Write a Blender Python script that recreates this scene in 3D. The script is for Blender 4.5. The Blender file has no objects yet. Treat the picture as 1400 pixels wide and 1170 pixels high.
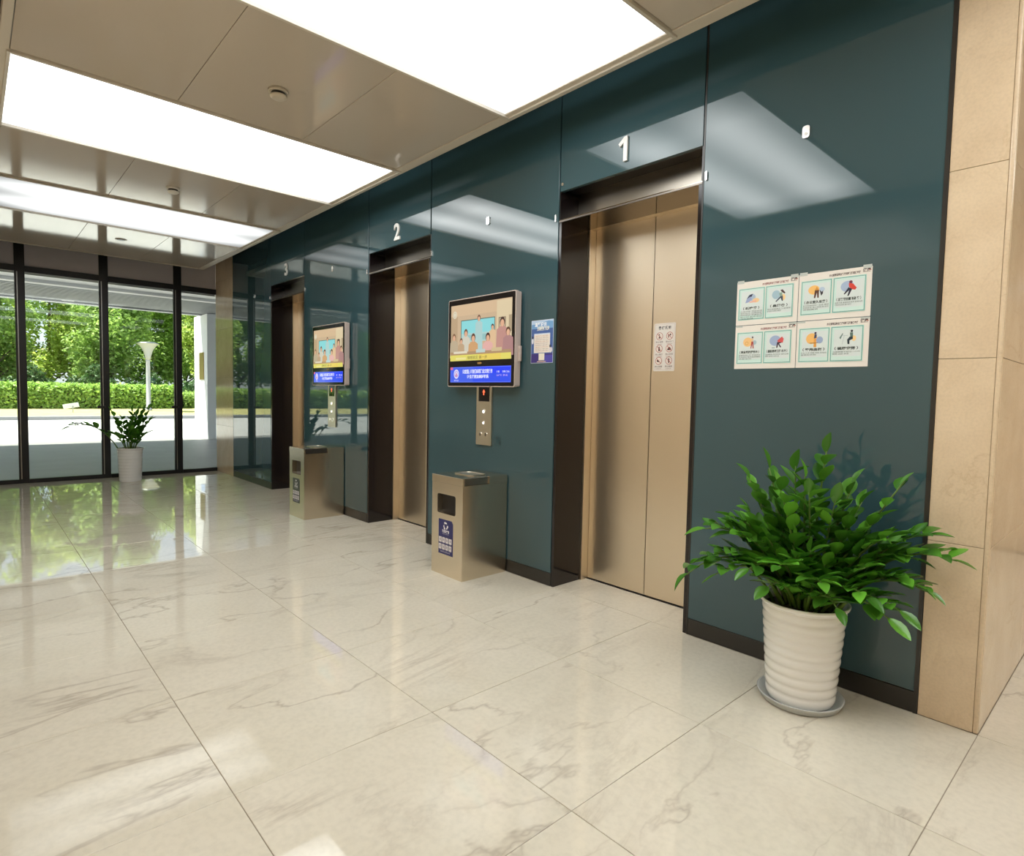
import bpy, bmesh, math, random
from mathutils import Vector, Matrix
R = random.Random(7)
S = bpy.context.scene
COL = S.collection

# ------------------------------------------------------------------ camera, sky, sun, exposure
HC = 3.172                                   # height of the suspended ceiling
cam = bpy.data.cameras.new('camera')
camo = bpy.data.objects.new('camera', cam); COL.objects.link(camo)
yaw, pitch, roll = 0.8304, -0.0554, 0.0202
fw = Vector((-math.sin(yaw)*math.cos(pitch), math.cos(yaw)*math.cos(pitch), math.sin(pitch)))
rt = Vector((math.cos(yaw), math.sin(yaw), 0)); up = rt.cross(fw)
r2 = rt*math.cos(roll)+up*math.sin(roll); u2 = -rt*math.sin(roll)+up*math.cos(roll)
camo.matrix_world = Matrix(((r2.x, u2.x, -fw.x, 0), (r2.y, u2.y, -fw.y, -3.0175), (r2.z, u2.z, -fw.z, 1.35), (0, 0, 0, 1)))
cam.sensor_fit = 'HORIZONTAL'; cam.sensor_width = 36; cam.lens = 813.14/1400*36
cam.clip_start = 0.02; cam.clip_end = 300
S.camera = camo

W = bpy.data.worlds.new('sky'); S.world = W; W.use_nodes = True
wn = W.node_tree.nodes; wl = W.node_tree.links
sky = wn.new('ShaderNodeTexSky'); sky.sky_type = 'NISHITA'; sky.sun_disc = False
sky.sun_elevation = math.radians(66); sky.sun_rotation = math.radians(200); sky.air_density = 1.0; sky.dust_density = 1.5
haze = wn.new('ShaderNodeMix'); haze.data_type = 'RGBA'; haze.inputs['Factor'].default_value = .6     # bright summer haze
wl.new(sky.outputs[0], haze.inputs['A']); haze.inputs['B'].default_value = (3.3, 3.6, 3.8, 1)
wl.new(haze.outputs['Result'], wn['Background'].inputs[0]); wn['Background'].inputs[1].default_value = 0.22
sun = bpy.data.lights.new('sun', 'SUN'); sun.energy = 9.5; sun.angle = 0.009; sun.color = (1, .95, .86)
suno = bpy.data.objects.new('sun', sun); COL.objects.link(suno)
suno.rotation_euler = Vector((0.20, 0.46, -1.0)).to_track_quat('-Z', 'Y').to_euler()
suno.location = (-25, -8, 30)
LIGHT_POWER = 3.6                            # radiance of the ceiling light panels

S.view_settings.view_transform = 'Standard'; S.view_settings.look = 'None'
S.view_settings.gamma = 1; S.view_settings.use_curve_mapping = False
S.view_settings.exposure = 0.66

# ------------------------------------------------------------------ helpers
def tag(o, label=None, cat=None, group=None, kind=None):
    if label: o['label'] = label
    if cat: o['category'] = cat
    if group: o['group'] = group
    if kind: o['kind'] = kind
    return o
def empty(name, loc=(0, 0, 0)):
    o = bpy.data.objects.new(name, None); COL.objects.link(o); o.location = loc; o.empty_display_size = .1
    return o
def link(name, me, parent=None, loc=None):
    o = bpy.data.objects.new(name, me); COL.objects.link(o)
    if loc is not None: o.location = loc
    if parent is not None: o.parent = parent
    return o
def mesh_of(bm, name, mats, smooth=False):
    me = bpy.data.meshes.new(name); bm.normal_update(); bm.to_mesh(me); bm.free()
    for m in (mats if isinstance(mats, (list, tuple)) else [mats]): me.materials.append(m)
    if smooth:
        for p in me.polygons: p.use_smooth = True
    return me
def obj(name, bm, mats, parent=None, loc=None, smooth=False):
    return link(name, mesh_of(bm, name, mats, smooth), parent, loc)
def bx(bm, x0, x1, y0, y1, z0, z1, bevel=0, seg=1, mi=0):
    vs = [bm.verts.new(p) for p in ((x0,y0,z0),(x1,y0,z0),(x1,y1,z0),(x0,y1,z0),(x0,y0,z1),(x1,y0,z1),(x1,y1,z1),(x0,y1,z1))]
    fs = [bm.faces.new([vs[i] for i in f]) for f in ((0,3,2,1),(4,5,6,7),(0,1,5,4),(1,2,6,5),(2,3,7,6),(3,0,4,7))]
    for f in fs: f.material_index = mi
    if bevel:
        es = list({e for f in fs for e in f.edges})
        bmesh.ops.bevel(bm, geom=es, offset=bevel, segments=seg, profile=.5, affect='EDGES', clamp_overlap=True)
def box(name, x0, x1, y0, y1, z0, z1, m, parent=None, bevel=0, seg=1, kind=None, origin=None):
    bm = bmesh.new(); ox, oy, oz = origin or (0, 0, 0)
    bx(bm, x0-ox, x1-ox, y0-oy, y1-oy, z0-oz, z1-oz, bevel, seg)
    o = obj(name, bm, m, parent, origin)
    if kind: o['kind'] = kind
    return o
def lathe(bm, prof, n=32, cap0=True, cap1=True, mi=0):
    rings = []
    for r, z in prof:
        rings.append([bm.verts.new((r*math.cos(2*math.pi*i/n), r*math.sin(2*math.pi*i/n), z)) for i in range(n)])
    for a, b in zip(rings, rings[1:]):
        for i in range(n):
            f = bm.faces.new((a[i], a[(i+1) % n], b[(i+1) % n], b[i])); f.material_index = mi
    if cap0: bm.faces.new(rings[0][::-1])
    if cap1: bm.faces.new(rings[-1])
def tube(bm, pts, radii, n=7):
    rings = []
    for i, p in enumerate(pts):
        p = Vector(p); a = Vector(pts[max(0, i-1)]); b = Vector(pts[min(len(pts)-1, i+1)])
        t = (b-a).normalized(); s = t.cross(Vector((.3, .2, 1) if abs(t.z) < .95 else (1, 0, 0))).normalized(); q = t.cross(s)
        rings.append([bm.verts.new(p + radii[i]*(math.cos(2*math.pi*k/n)*s + math.sin(2*math.pi*k/n)*q)) for k in range(n)])
    for a, b in zip(rings, rings[1:]):
        for i in range(n): bm.faces.new((a[i], b[i], b[(i+1) % n], a[(i+1) % n]))
    bm.faces.new(rings[0]); bm.faces.new(rings[-1][::-1])
    bmesh.ops.recalc_face_normals(bm, faces=bm.faces)
def rrect(x0, x1, z0, z1, r, n=5):
    out = []
    for cx, cz, a0 in ((x1-r, z1-r, 0), (x0+r, z1-r, 90), (x0+r, z0+r, 180), (x1-r, z0+r, 270)):
        for i in range(n+1):
            a = math.radians(a0 + 90*i/n); out.append((cx+r*math.cos(a), cz+r*math.sin(a)))
    return out
def plate(bm, outline, y0, y1):
    """solid plate: outline in x,z; front at y0 (towards the hall), back at y1"""
    a = [bm.verts.new((x, y0, z)) for x, z in outline]; b = [bm.verts.new((x, y1, z)) for x, z in outline]
    n = len(outline)
    bm.faces.new(a); bm.faces.new(b[::-1])
    for i in range(n): bm.faces.new((a[i], b[i], b[(i+1) % n], a[(i+1) % n]))
    bmesh.ops.recalc_face_normals(bm, faces=bm.faces)

# ------------------------------------------------------------------ materials
def nt(name):
    m = bpy.data.materials.new(name); m.use_nodes = True
    return m, m.node_tree.nodes, m.node_tree.links, m.node_tree.nodes['Principled BSDF']
def mat(name, c, rough=.5, metal=0, ior=1.45, coat=0, bump=0, bscale=40, var=0, vscale=5, aniso=0):
    m, n, l, b = nt(name)
    b.inputs['Base Color'].default_value = (*c, 1); b.inputs['Roughness'].default_value = rough
    b.inputs['Metallic'].default_value = metal; b.inputs['IOR'].default_value = ior
    b.inputs['Coat Weight'].default_value = coat; b.inputs['Anisotropic'].default_value = aniso
    if bump or var:
        tc = n.new('ShaderNodeTexCoord')
    if var:
        no = n.new('ShaderNodeTexNoise'); no.inputs['Scale'].default_value = vscale; no.inputs['Detail'].default_value = 4
        l.new(tc.outputs['Object'], no.inputs['Vector'])
        mr = n.new('ShaderNodeMapRange'); mr.inputs['To Min'].default_value = 1-var; mr.inputs['To Max'].default_value = 1+var
        l.new(no.outputs['Fac'], mr.inputs['Value'])
        mx = n.new('ShaderNodeMix'); mx.data_type = 'RGBA'; mx.blend_type = 'MULTIPLY'; mx.inputs['Factor'].default_value = 1
        mx.inputs['A'].default_value = (*c, 1); l.new(mr.outputs[0], mx.inputs['B']); l.new(mx.outputs['Result'], b.inputs['Base Color'])
    if bump:
        nb = n.new('ShaderNodeTexNoise'); nb.inputs['Scale'].default_value = bscale; l.new(tc.outputs['Object'], nb.inputs['Vector'])
        bp = n.new('ShaderNodeBump'); bp.inputs['Strength'].default_value = bump; bp.inputs['Distance'].default_value = .01
        l.new(nb.outputs['Fac'], bp.inputs['Height']); l.new(bp.outputs[0], b.inputs['Normal'])
    return m
def ramp(n, stops):
    r = n.new('ShaderNodeValToRGB'); e = r.color_ramp.elements
    while len(e) < len(stops): e.new(.5)
    for el, (p, c) in zip(e, stops): el.position = p; el.color = (*c, 1) if len(c) == 3 else c
    return r
def math_node(n, l, op, a, b=None):
    m = n.new('ShaderNodeMath'); m.operation = op
    for i, v in enumerate((a, b)):
        if v is None: continue
        if isinstance(v, (int, float)): m.inputs[i].default_value = v
        else: l.new(v, m.inputs[i])
    return m.outputs[0]
def stone(name, base, dark, vein, rough, vein_amt, scale, wav=.0):
    """polished stone: cloudy base, drifting thin veins, shifted at random for every slab"""
    m, n, l, b = nt(name)
    tc = n.new('ShaderNodeTexCoord'); oi = n.new('ShaderNodeObjectInfo')
    cmb = n.new('ShaderNodeCombineXYZ')
    for i, k in enumerate((37., 53., 19.)): l.new(math_node(n, l, 'MULTIPLY', oi.outputs['Random'], k), cmb.inputs[i])
    add = n.new('ShaderNodeVectorMath'); l.new(tc.outputs['Object'], add.inputs[0]); l.new(cmb.outputs[0], add.inputs[1])
    cloud = n.new('ShaderNodeTexNoise'); cloud.inputs['Scale'].default_value = 2.2*scale; cloud.inputs['Detail'].default_value = 6
    l.new(add.outputs[0], cloud.inputs['Vector'])
    rc = ramp(n, [(.32, dark), (.68, base)]); l.new(cloud.outputs['Fac'], rc.inputs[0])
    mp = n.new('ShaderNodeMapping'); mp.inputs['Rotation'].default_value = (0, 0, .95); mp.inputs['Scale'].default_value = (1.1*scale, .33*scale, 1*scale)
    l.new(add.outputs[0], mp.inputs[0])
    vn = n.new('ShaderNodeTexNoise'); vn.inputs['Scale'].default_value = 1.7; vn.inputs['Detail'].default_value = 7; vn.inputs['Roughness'].default_value = .6; vn.inputs['Distortion'].default_value = .6
    l.new(mp.outputs[0], vn.inputs['Vector'])
    d = math_node(n, l, 'ABSOLUTE', math_node(n, l, 'SUBTRACT', vn.outputs['Fac'], .5))
    rv = ramp(n, [(0, (1, 1, 1)), (.007, (.55, .55, .55)), (.03, (0, 0, 0))]); l.new(d, rv.inputs[0])
    msk = n.new('ShaderNodeTexNoise'); msk.inputs['Scale'].default_value = 1.5*scale; l.new(add.outputs[0], msk.inputs['Vector'])
    rm = ramp(n, [(.42, (0, 0, 0)), (.68, (1, 1, 1))]); l.new(msk.outputs['Fac'], rm.inputs[0])
    fine = n.new('ShaderNodeTexNoise'); fine.inputs['Scale'].default_value = 45*scale; fine.inputs['Detail'].default_value = 3
    l.new(add.outputs[0], fine.inputs['Vector'])
    rf = ramp(n, [(.3, (.93, .93, .93)), (.6, (1, 1, 1))]); l.new(fine.outputs['Fac'], rf.inputs[0])
    v2 = n.new('ShaderNodeTexNoise'); v2.inputs['Scale'].default_value = .9; v2.inputs['Detail'].default_value = 6; v2.inputs['Roughness'].default_value = .55; v2.inputs['Distortion'].default_value = .35
    mp2 = n.new('ShaderNodeMapping'); mp2.inputs['Location'].default_value = (3, 8, 0); mp2.inputs['Rotation'].default_value = (0, 0, .8); mp2.inputs['Scale'].default_value = (1.3*scale, .6*scale, scale)
    l.new(add.outputs[0], mp2.inputs[0]); l.new(mp2.outputs[0], v2.inputs['Vector'])
    r2_ = ramp(n, [(0, (1, 1, 1)), (.0035, (.6, .6, .6)), (.011, (0, 0, 0))]); l.new(math_node(n, l, 'ABSOLUTE', math_node(n, l, 'SUBTRACT', v2.outputs['Fac'], .5)), r2_.inputs[0])
    rm2 = ramp(n, [(.40, (1, 1, 1)), (.56, (0, 0, 0))]); l.new(msk.outputs['Fac'], rm2.inputs[0])
    soft = math_node(n, l, 'MULTIPLY', math_node(n, l, 'MULTIPLY', rv.outputs[0], rm.outputs[0]), .75)
    fac = math_node(n, l, 'MULTIPLY', math_node(n, l, 'MAXIMUM', soft, math_node(n, l, 'MULTIPLY', r2_.outputs[0], rm2.outputs[0])), vein_amt)
    mx = n.new('ShaderNodeMix'); mx.data_type = 'RGBA'; l.new(fac, mx.inputs['Factor']); l.new(rc.outputs[0], mx.inputs['A']); mx.inputs['B'].default_value = (*vein, 1)
    m2 = n.new('ShaderNodeMix'); m2.data_type = 'RGBA'; m2.blend_type = 'MULTIPLY'; m2.inputs['Factor'].default_value = 1
    l.new(mx.outputs['Result'], m2.inputs['A']); l.new(rf.outputs[0], m2.inputs['B']); l.new(m2.outputs['Result'], b.inputs['Base Color'])
    b.inputs['Roughness'].default_value = rough; b.inputs['IOR'].default_value = 1.5
    if wav:
        wn_ = n.new('ShaderNodeTexNoise'); wn_.inputs['Scale'].default_value = 2.6; wn_.inputs['Detail'].default_value = 1
        geo = n.new('ShaderNodeNewGeometry'); l.new(geo.outputs['Position'], wn_.inputs['Vector'])
        bp = n.new('ShaderNodeBump'); bp.inputs['Strength'].default_value = wav; bp.inputs['Distance'].default_value = .01
        l.new(wn_.outputs['Fac'], bp.inputs['Height']); l.new(bp.outputs[0], b.inputs['Normal'])
    return m
M = {}
M['floor'] = stone('polished_cream_marble', (.735, .685, .58), (.69, .64, .53), (.40, .34, .27), .022, .62, 1.0, .04)
M['joint'] = mat('tile_joint', (.30, .25, .19), .8)
M['stone'] = stone('polished_beige_stone', (.79, .635, .45), (.71, .555, .38), (.52, .36, .2), .09, .3, 2.2)
M['glass_teal'] = mat('back_painted_teal_glass', (.042, .090, .106), .02, 0, 1.6, var=.06, vscale=1.2)
M['seam'] = mat('black_seam', (.006, .006, .008), .4)
M['black_metal'] = mat('dark_edge_metal', (.028, .025, .022), .3, 0, 1.5)
M['black_polish'] = mat('black_polished_jamb', (.012, .0085, .0095), .09, 0, 1.5)
M['bronze'] = mat('dark_polished_bronze', (.30, .26, .21), .07, 1)
M['slot'] = mat('dark_satin_fascia', (.34, .31, .27), .3, 1)
M['lip'] = mat('dark_lip_metal', (.20, .18, .16), .3, 1)
def brushed(name, c, rough, sx, sz, amt=.012):
    m, n, l, b = nt(name)
    tc = n.new('ShaderNodeTexCoord'); mp = n.new('ShaderNodeMapping'); mp.inputs['Scale'].default_value = (sx, 30, sz)
    l.new(tc.outputs['Object'], mp.inputs[0])
    no = n.new('ShaderNodeTexNoise'); no.inputs['Scale'].default_value = 1; no.inputs['Detail'].default_value = 4; l.new(mp.outputs[0], no.inputs['Vector'])
    rr = n.new('ShaderNodeMapRange'); rr.inputs['To Min'].default_value = rough-.008; rr.inputs['To Max'].default_value = rough+.008; l.new(no.outputs['Fac'], rr.inputs['Value'])
    l.new(rr.outputs[0], b.inputs['Roughness'])
    bp = n.new('ShaderNodeBump'); bp.inputs['Strength'].default_value = amt; bp.inputs['Distance'].default_value = .002
    l.new(no.outputs['Fac'], bp.inputs['Height']); l.new(bp.outputs[0], b.inputs['Normal'])
    b.inputs['Base Color'].default_value = (*c, 1); b.inputs['Metallic'].default_value = 1
    return m
M['door_steel'] = brushed('brushed_door_steel', (.80, .70, .56), .33, 2, 260)
M['steel'] = brushed('brushed_bin_steel', (.76, .67, .54), .24, 160, 3)
M['panel_steel'] = brushed('brushed_call_panel_steel', (.72, .66, .56), .35, 160, 3)
M['chrome'] = mat('bright_chrome', (.8, .78, .75), .2, 1)
M['ceiling'] = mat('glossy_ceiling_panel', (.60, .53, .445), .08, 0, 1.5, bump=.02, bscale=1.5)
M['ceiling_trim'] = mat('cream_ceiling_trim', (.66, .59, .49), .3)
M['frame_white'] = mat('white_light_frame', (.62, .57, .49), .35)
M['void'] = mat('dark_ceiling_void', (.03, .028, .027), .8)
M['mullion'] = mat('black_mullion', (.012, .012, .014), .35)
M['alu'] = mat('grey_aluminium_edge', (.4, .4, .38), .3, 1)
M['spandrel'] = mat('grey_lilac_spandrel', (.60, .57, .62), .06, 0, 1.5)
M['white_plastic'] = mat('white_plastic', (.82, .79, .72), .4)
M['sign_white'] = mat('white_acrylic', (.86, .86, .84), .25)
M['black_plastic'] = mat('black_plastic', (.01, .009, .011), .25)
M['screen_black'] = mat('black_screen_glass', (.006, .005, .007), .05, 0, 1.5)
M['rose_alu'] = mat('pale_champagne_aluminium', (.72, .60, .55), .35, .25)
M['ceramic'] = mat('white_glazed_ceramic', (.90, .90, .88), .12, 0, 1.5, coat=.3, var=.03, vscale=9)
M['soil'] = mat('dark_soil', (.018, .011, .008), .9, bump=.8, bscale=90)
M['saucer'] = mat('grey_saucer', (.56, .57, .56), .3)
def leafmat(name, c1, c2, rough, trans=.0, obrand=True):
    m, n, l, b = nt(name)
    if obrand: src = n.new('ShaderNodeObjectInfo').outputs['Random']
    else:
        src = n.new('ShaderNodeNewGeometry').outputs['Random Per Island']
    rp = ramp(n, [(0, c1), (.75, c2), (1, tuple(min(1, v*1.5) for v in c2))]); l.new(src, rp.inputs[0]); l.new(rp.outputs[0], b.inputs['Base Color'])
    b.inputs['Roughness'].default_value = rough
    if trans:
        out = n['Material Output']; t = n.new('ShaderNodeBsdfTranslucent'); mx = n.new('ShaderNodeMixShader'); mx.inputs[0].default_value = trans
        l.new(rp.outputs[0], t.inputs[0]); l.new(b.outputs[0], mx.inputs[1]); l.new(t.outputs[0], mx.inputs[2]); l.new(mx.outputs[0], out.inputs[0])
    return m
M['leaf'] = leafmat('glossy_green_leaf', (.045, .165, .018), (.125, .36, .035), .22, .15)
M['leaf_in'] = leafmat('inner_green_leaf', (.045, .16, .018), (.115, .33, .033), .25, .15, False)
M['stem'] = mat('green_stem', (.11, .2, .03), .4)
M['tree_leaf'] = leafmat('tree_leaf', (.20, .33, .07), (.42, .58, .15), .5, .5, False)
M['tree_leaf_light'] = leafmat('light_tree_leaf', (.36, .50, .08), (.60, .72, .18), .5, .5, False)
M['hedge_leaf'] = leafmat('hedge_leaf', (.17, .32, .05), (.42, .60, .13), .5, .35, False)
M['shrub_leaf'] = leafmat('shrub_leaf', (.05, .12, .03), (.12, .22, .06), .5, .3, False)
M['bark'] = mat('grey_brown_bark', (.14, .105, .075), .9, bump=.5, bscale=20)
M['grass'] = mat('dry_sunlit_grass', (.50, .46, .17), .9, var=.35, vscale=3)
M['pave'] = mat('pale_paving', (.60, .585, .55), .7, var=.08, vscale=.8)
M['pave_shade'] = mat('shade_darkened_paving', (.27, .262, .25), .5, var=.2, vscale=1.5)  # canopy shade put into the colour of the paving beneath it
M['kerb'] = mat('grey_kerb', (.28, .28, .28), .8)
M['soffit'] = mat('white_soffit', (.86, .84, .81), .6)
M['louvre'] = mat('grey_louvre', (.30, .31, .31), .5)
M['white_paint'] = mat('white_paint', (.78, .78, .78), .4)
M['lamp_paint'] = mat('grey_white_lamp_paint', (.42, .42, .42), .4)
M['brass'] = mat('brass_plaque', (.55, .40, .16), .35, 1)
def window_glass():
    m, n, l, b = nt('clear_window_glass'); n.remove(b)
    out = n['Material Output']; fr = n.new('ShaderNodeFresnel'); fr.inputs[0].default_value = 1.33
    t = n.new('ShaderNodeBsdfTransparent'); t.inputs[0].default_value = (.90, .94, .93, 1)
    g = n.new('ShaderNodeBsdfGlossy'); g.inputs['Roughness'].default_value = 0.0
    mx = n.new('ShaderNodeMixShader'); l.new(fr.outputs[0], mx.inputs[0]); l.new(t.outputs[0], mx.inputs[1]); l.new(g.outputs[0], mx.inputs[2]); l.new(mx.outputs[0], out.inputs[0])
    return m
M['glass'] = window_glass()
def diffuser(k=1):
    """lit acrylic panel: two tube rows glow through, duller towards the rim"""
    m, n, l, b = nt('lit_acrylic_diffuser'); n.remove(b)
    tc = n.new('ShaderNodeTexCoord'); sp = n.new('ShaderNodeSeparateXYZ'); l.new(tc.outputs['Generated'], sp.inputs[0])
    rx = ramp(n, [(0, (.42,)*3), (.27, (1,)*3), (.5, (.62,)*3), (.73, (1,)*3), (1, (.42,)*3)]); rx.color_ramp.interpolation = 'EASE'; l.new(sp.outputs[0], rx.inputs[0])
    ry = ramp(n, [(0, (.5,)*3), (.16, (1,)*3), (.84, (1,)*3), (1, (.5,)*3)]); l.new(sp.outputs[1], ry.inputs[0])
    e = n.new('ShaderNodeEmission'); e.inputs[0].default_value = (.975, 1, .985, 1)
    l.new(math_node(n, l, 'MULTIPLY', math_node(n, l, 'MULTIPLY', rx.outputs[0], ry.outputs[0]), LIGHT_POWER*1.3*k), e.inputs[1])
    l.new(e.outputs[0], n['Material Output'].inputs[0])
    return m
M['diffuser'] = diffuser(); M['diffuser_dim'] = diffuser(.25)      # the light by the window is run dimmer
def printmat(name, emit=0):
    m, n, l, b = nt(name); a = n.new('ShaderNodeVertexColor'); a.layer_name = 'ink'
    if emit:
        b.inputs['Base Color'].default_value = (.01, .01, .01, 1); b.inputs['Roughness'].default_value = .08
        l.new(a.outputs[0], b.inputs['Emission Color']); b.inputs['Emission Strength'].default_value = emit
    else:
        l.new(a.outputs[0], b.inputs['Base Color']); b.inputs['Roughness'].default_value = .45
    return m
M['print'] = printmat('printed_ink'); M['screen'] = printmat('lit_screen', .68)
def emis(name, c, s):
    m, n, l, b = nt(name); b.inputs['Emission Color'].default_value = (*c, 1); b.inputs['Emission Strength'].default_value = s
    b.inputs['Base Color'].default_value = (*c, 1)
    return m
M['lit_button'] = emis('lit_button', (1, .93, .8), 1.6); M['red_led'] = emis('red_led', (1, .12, .05), 1.2)

# ------------------------------------------------------------------ flat print (posters, labels, screens)
def lin(h):
    h = h.lstrip('#'); v = [int(h[i:i+2], 16)/255 for i in (0, 2, 4)]
    return tuple(x/12.92 if x <= .04045 else ((x+.055)/1.055)**2.4 for x in v)
class Art:
    """flat artwork drawn in x (right), z (up), printed in thin layers towards -y"""
    def __init__(s): s.v = []; s.f = []; s.c = []; s.k = 0
    def poly(s, pts, col):
        s.k += 1; y = -.00008*s.k; i = len(s.v)
        s.v += [(x, y, z) for x, z in pts]; s.f.append(tuple(range(i, i+len(pts)))); s.c.append(lin(col)); return s
    def rect(s, x0, x1, z0, z1, col): return s.poly([(x0, z0), (x1, z0), (x1, z1), (x0, z1)], col)
    def disc(s, x, z, rx, rz, col, n=20): return s.poly([(x+rx*math.cos(2*math.pi*i/n), z+rz*math.sin(2*math.pi*i/n)) for i in range(n)], col)
    def ring(s, x, z, r, w, col, n=20):
        s.k += 1; y = -.00008*s.k; i0 = len(s.v)
        for i in range(n):
            a = 2*math.pi*i/n
            s.v += [(x+r*math.cos(a), y, z+r*math.sin(a)), (x+(r-w)*math.cos(a), y, z+(r-w)*math.sin(a))]
        for i in range(n):
            j = (i+1) % n; s.f.append((i0+2*i, i0+2*j, i0+2*j+1, i0+2*i+1)); s.c.append(lin(col))
        return s
    def line(s, x0, z0, x1, z1, w, col):
        d = Vector((x1-x0, z1-z0)).normalized()*w/2; px, pz = -d.y, d.x
        return s.poly([(x0+px, z0+pz), (x0-px, z0-pz), (x1-px, z1-pz), (x1+px, z1+pz)], col)
    def box_line(s, x0, x1, z0, z1, w, col):
        for a in ((x0, z0, x1, z0), (x0, z1, x1, z1), (x0, z0, x0, z1), (x1, z0, x1, z1)): s.line(*a, w, col)
        return s
    def text(s, body, x, z, h, col, w=None, align='CENTER', bold=0):
        cu = bpy.data.curves.new('t', 'FONT'); cu.body = body; cu.size = h*1.35; cu.align_x = align; cu.resolution_u = 2; cu.offset = bold*h
        o = bpy.data.objects.new('t', cu); COL.objects.link(o)
        dg = bpy.context.evaluated_depsgraph_get(); me = o.evaluated_get(dg).to_mesh()
        s.k += 1; y = -.00008*s.k; i = len(s.v); k = 1
        if w and len(me.vertices):
            xs = [v.co.x for v in me.vertices]; k = w/max(1e-6, max(xs)-min(xs))
        s.v += [(x+v.co.x*k, y, z+v.co.y) for v in me.vertices]
        for p in me.polygons: s.f.append(tuple(i+q for q in p.vertices)); s.c.append(lin(col))
        bpy.data.objects.remove(o); bpy.data.curves.remove(cu)
        return s
    def build(s, name, parent, loc, m):
        me = bpy.data.meshes.new(name); me.from_pydata(s.v, [], s.f)
        at = me.color_attributes.new('ink', 'FLOAT_COLOR', 'CORNER')
        for p, c in zip(me.polygons, s.c):
            for li in p.loop_indices: at.data[li].color = (*c, 1)
        # every printed face looks into the hall (-y)
        bm = bmesh.new(); bm.from_mesh(me); bm.normal_update()
        bmesh.ops.reverse_faces(bm, faces=[f for f in bm.faces if f.normal.y > 0]); bm.to_mesh(me); bm.free()
        me.materials.append(m)
        return link(name, me, parent, loc)

# ------------------------------------------------------------------ setting: floor
fl = box('floor', -10.62, 4.6, -3.2, 4.2, -.12, -.003, M['joint'], kind='structure')
TW = .79; TD = .7975
bm = bmesh.new(); bx(bm, -TW/2+.0012, TW/2-.0012, -TD/2+.0012, TD/2-.0012, -.012, 0, .0012)
tile_me = mesh_of(bm, 'tile', M['floor'])
for i in range(-13, 7):
    for j in range(-4, 6):
        x = -.442 + (i+.5)*TW; y = (j+.5)*TD
        if y > 0 and x < -.442: continue
        if x-TW/2 < -10.55: continue
        if x > 4.6 or y > 4.1: continue
        link('tile', tile_me, fl, (x, y, 0))
# part tiles under the window and in the three lift recesses
for y in (-.5, -1.5, -2.5, -3.5):
    bm = bmesh.new(); x1 = -.442-TW*12; x0 = -10.5
DOORS = [(-2.860, -1.790), (-5.493, -4.410), (-8.140, -7.064)]
DOORN = ('1', '2', '3')
for x0, x1 in DOORS:
    box('tile', x0-.01, x1+.01, .0015, .40, -.012, 0, M['floor'], fl, origin=((x0+x1)/2, .2, 0))
xr = -.442-TW*12
if xr > -10.55:
    for j in range(-4, 0):
        box('tile', -10.60, xr-.0012, j*TD+.0012, (j+1)*TD-.0012, -.012, 0, M['floor'], fl, origin=(-10.5, (j+.5)*TD, 0))

# ------------------------------------------------------------------ setting: lift wall
wr = box('wall_right', -9.70, -8.145, .03, .6, 0, 3.75, M['seam'], kind='structure')
for x0, x1 in ((-7.06, -5.5), (-4.405, -2.865), (-1.785, -.655)):
    box('wall_core', x0, x1, .03, .6, 0, 3.75, M['seam'], wr)
for x0, x1 in DOORS:
    box('header_core', x0-.006, x1+.006, .205, .6, 2.56, 3.75, M['seam'], wr)
    box('header_core', x0-.006, x1+.006, .03, .205, 2.765, 3.75, M['seam'], wr)
def glass_panel(x0, x1, z0, trim_left=True, trim_right=False):
    g = .0035
    if z0 < 1:
        zb = .095
        box('skirting', x0+.002, x1-.002, .002, .03, 0, zb-.003, M['black_metal'], wr, .002)
    else: zb = z0
    box('glass_panel', x0+g, x1-g, 0, .03, zb, 3.62, M['glass_teal'], wr, .0012)
    if trim_left: box('edge_trim', x0-.006, x0+.0033, -.001, .035, 0, 3.62 if z0 < 1 and x0 > -1.9 else 2.74, M['black_metal'], wr)
    if trim_right: box('edge_trim', x1-.012, x1+.004, -.004, .035, 0, 3.62, M['black_metal'], wr)
glass_panel(-9.699, -8.152, 0); glass_panel(-7.060, -5.503, 0); glass_panel(-4.399, -2.868, 0); glass_panel(-1.779, -.657, 0, True, True)
for x0, x1 in DOORS: glass_panel(x0-.003, x1+.003, 2.742, False)
# stone beside the window and stone pier at the corner
ws = box('wall_stone', -10.60, -9.708, .02, .6, 0, 3.75, M['joint'], kind='structure')
zs = [0, .768, 1.537, 2.306, 3.075, 3.75]
for a, b in zip(zs, zs[1:]):
    box('stone_slab', -10.545, -9.709, 0, .02, a+.001, b-.001, M['stone'], ws, .001, origin=(-10.1, 0, (a+b)/2))
wp = box('wall_pier', -.653, -.462, .02, 4.2, 0, 3.75, M['joint'], kind='structure')
for a, b in zip(zs, zs[1:]):
    box('stone_slab', -.652, -.4605, 0, .02, a+.001, b-.001, M['stone'], wp, .001, origin=(-.55, 0, (a+b)/2))
    for k in range(4):
        y0 = .0205+k*1.03
        box('stone_slab', -.462, -.442, y0, y0+1.028, a+.001, b-.001, M['stone'], wp, .001, origin=(-.45, y0+.5, (a+b)/2))
box('corner_bead', -.4602, -.4422, -.0005, .02, 0, 3.75, M['stone'], wp, .006, 3, origin=(-.45, .01, 1))

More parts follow.
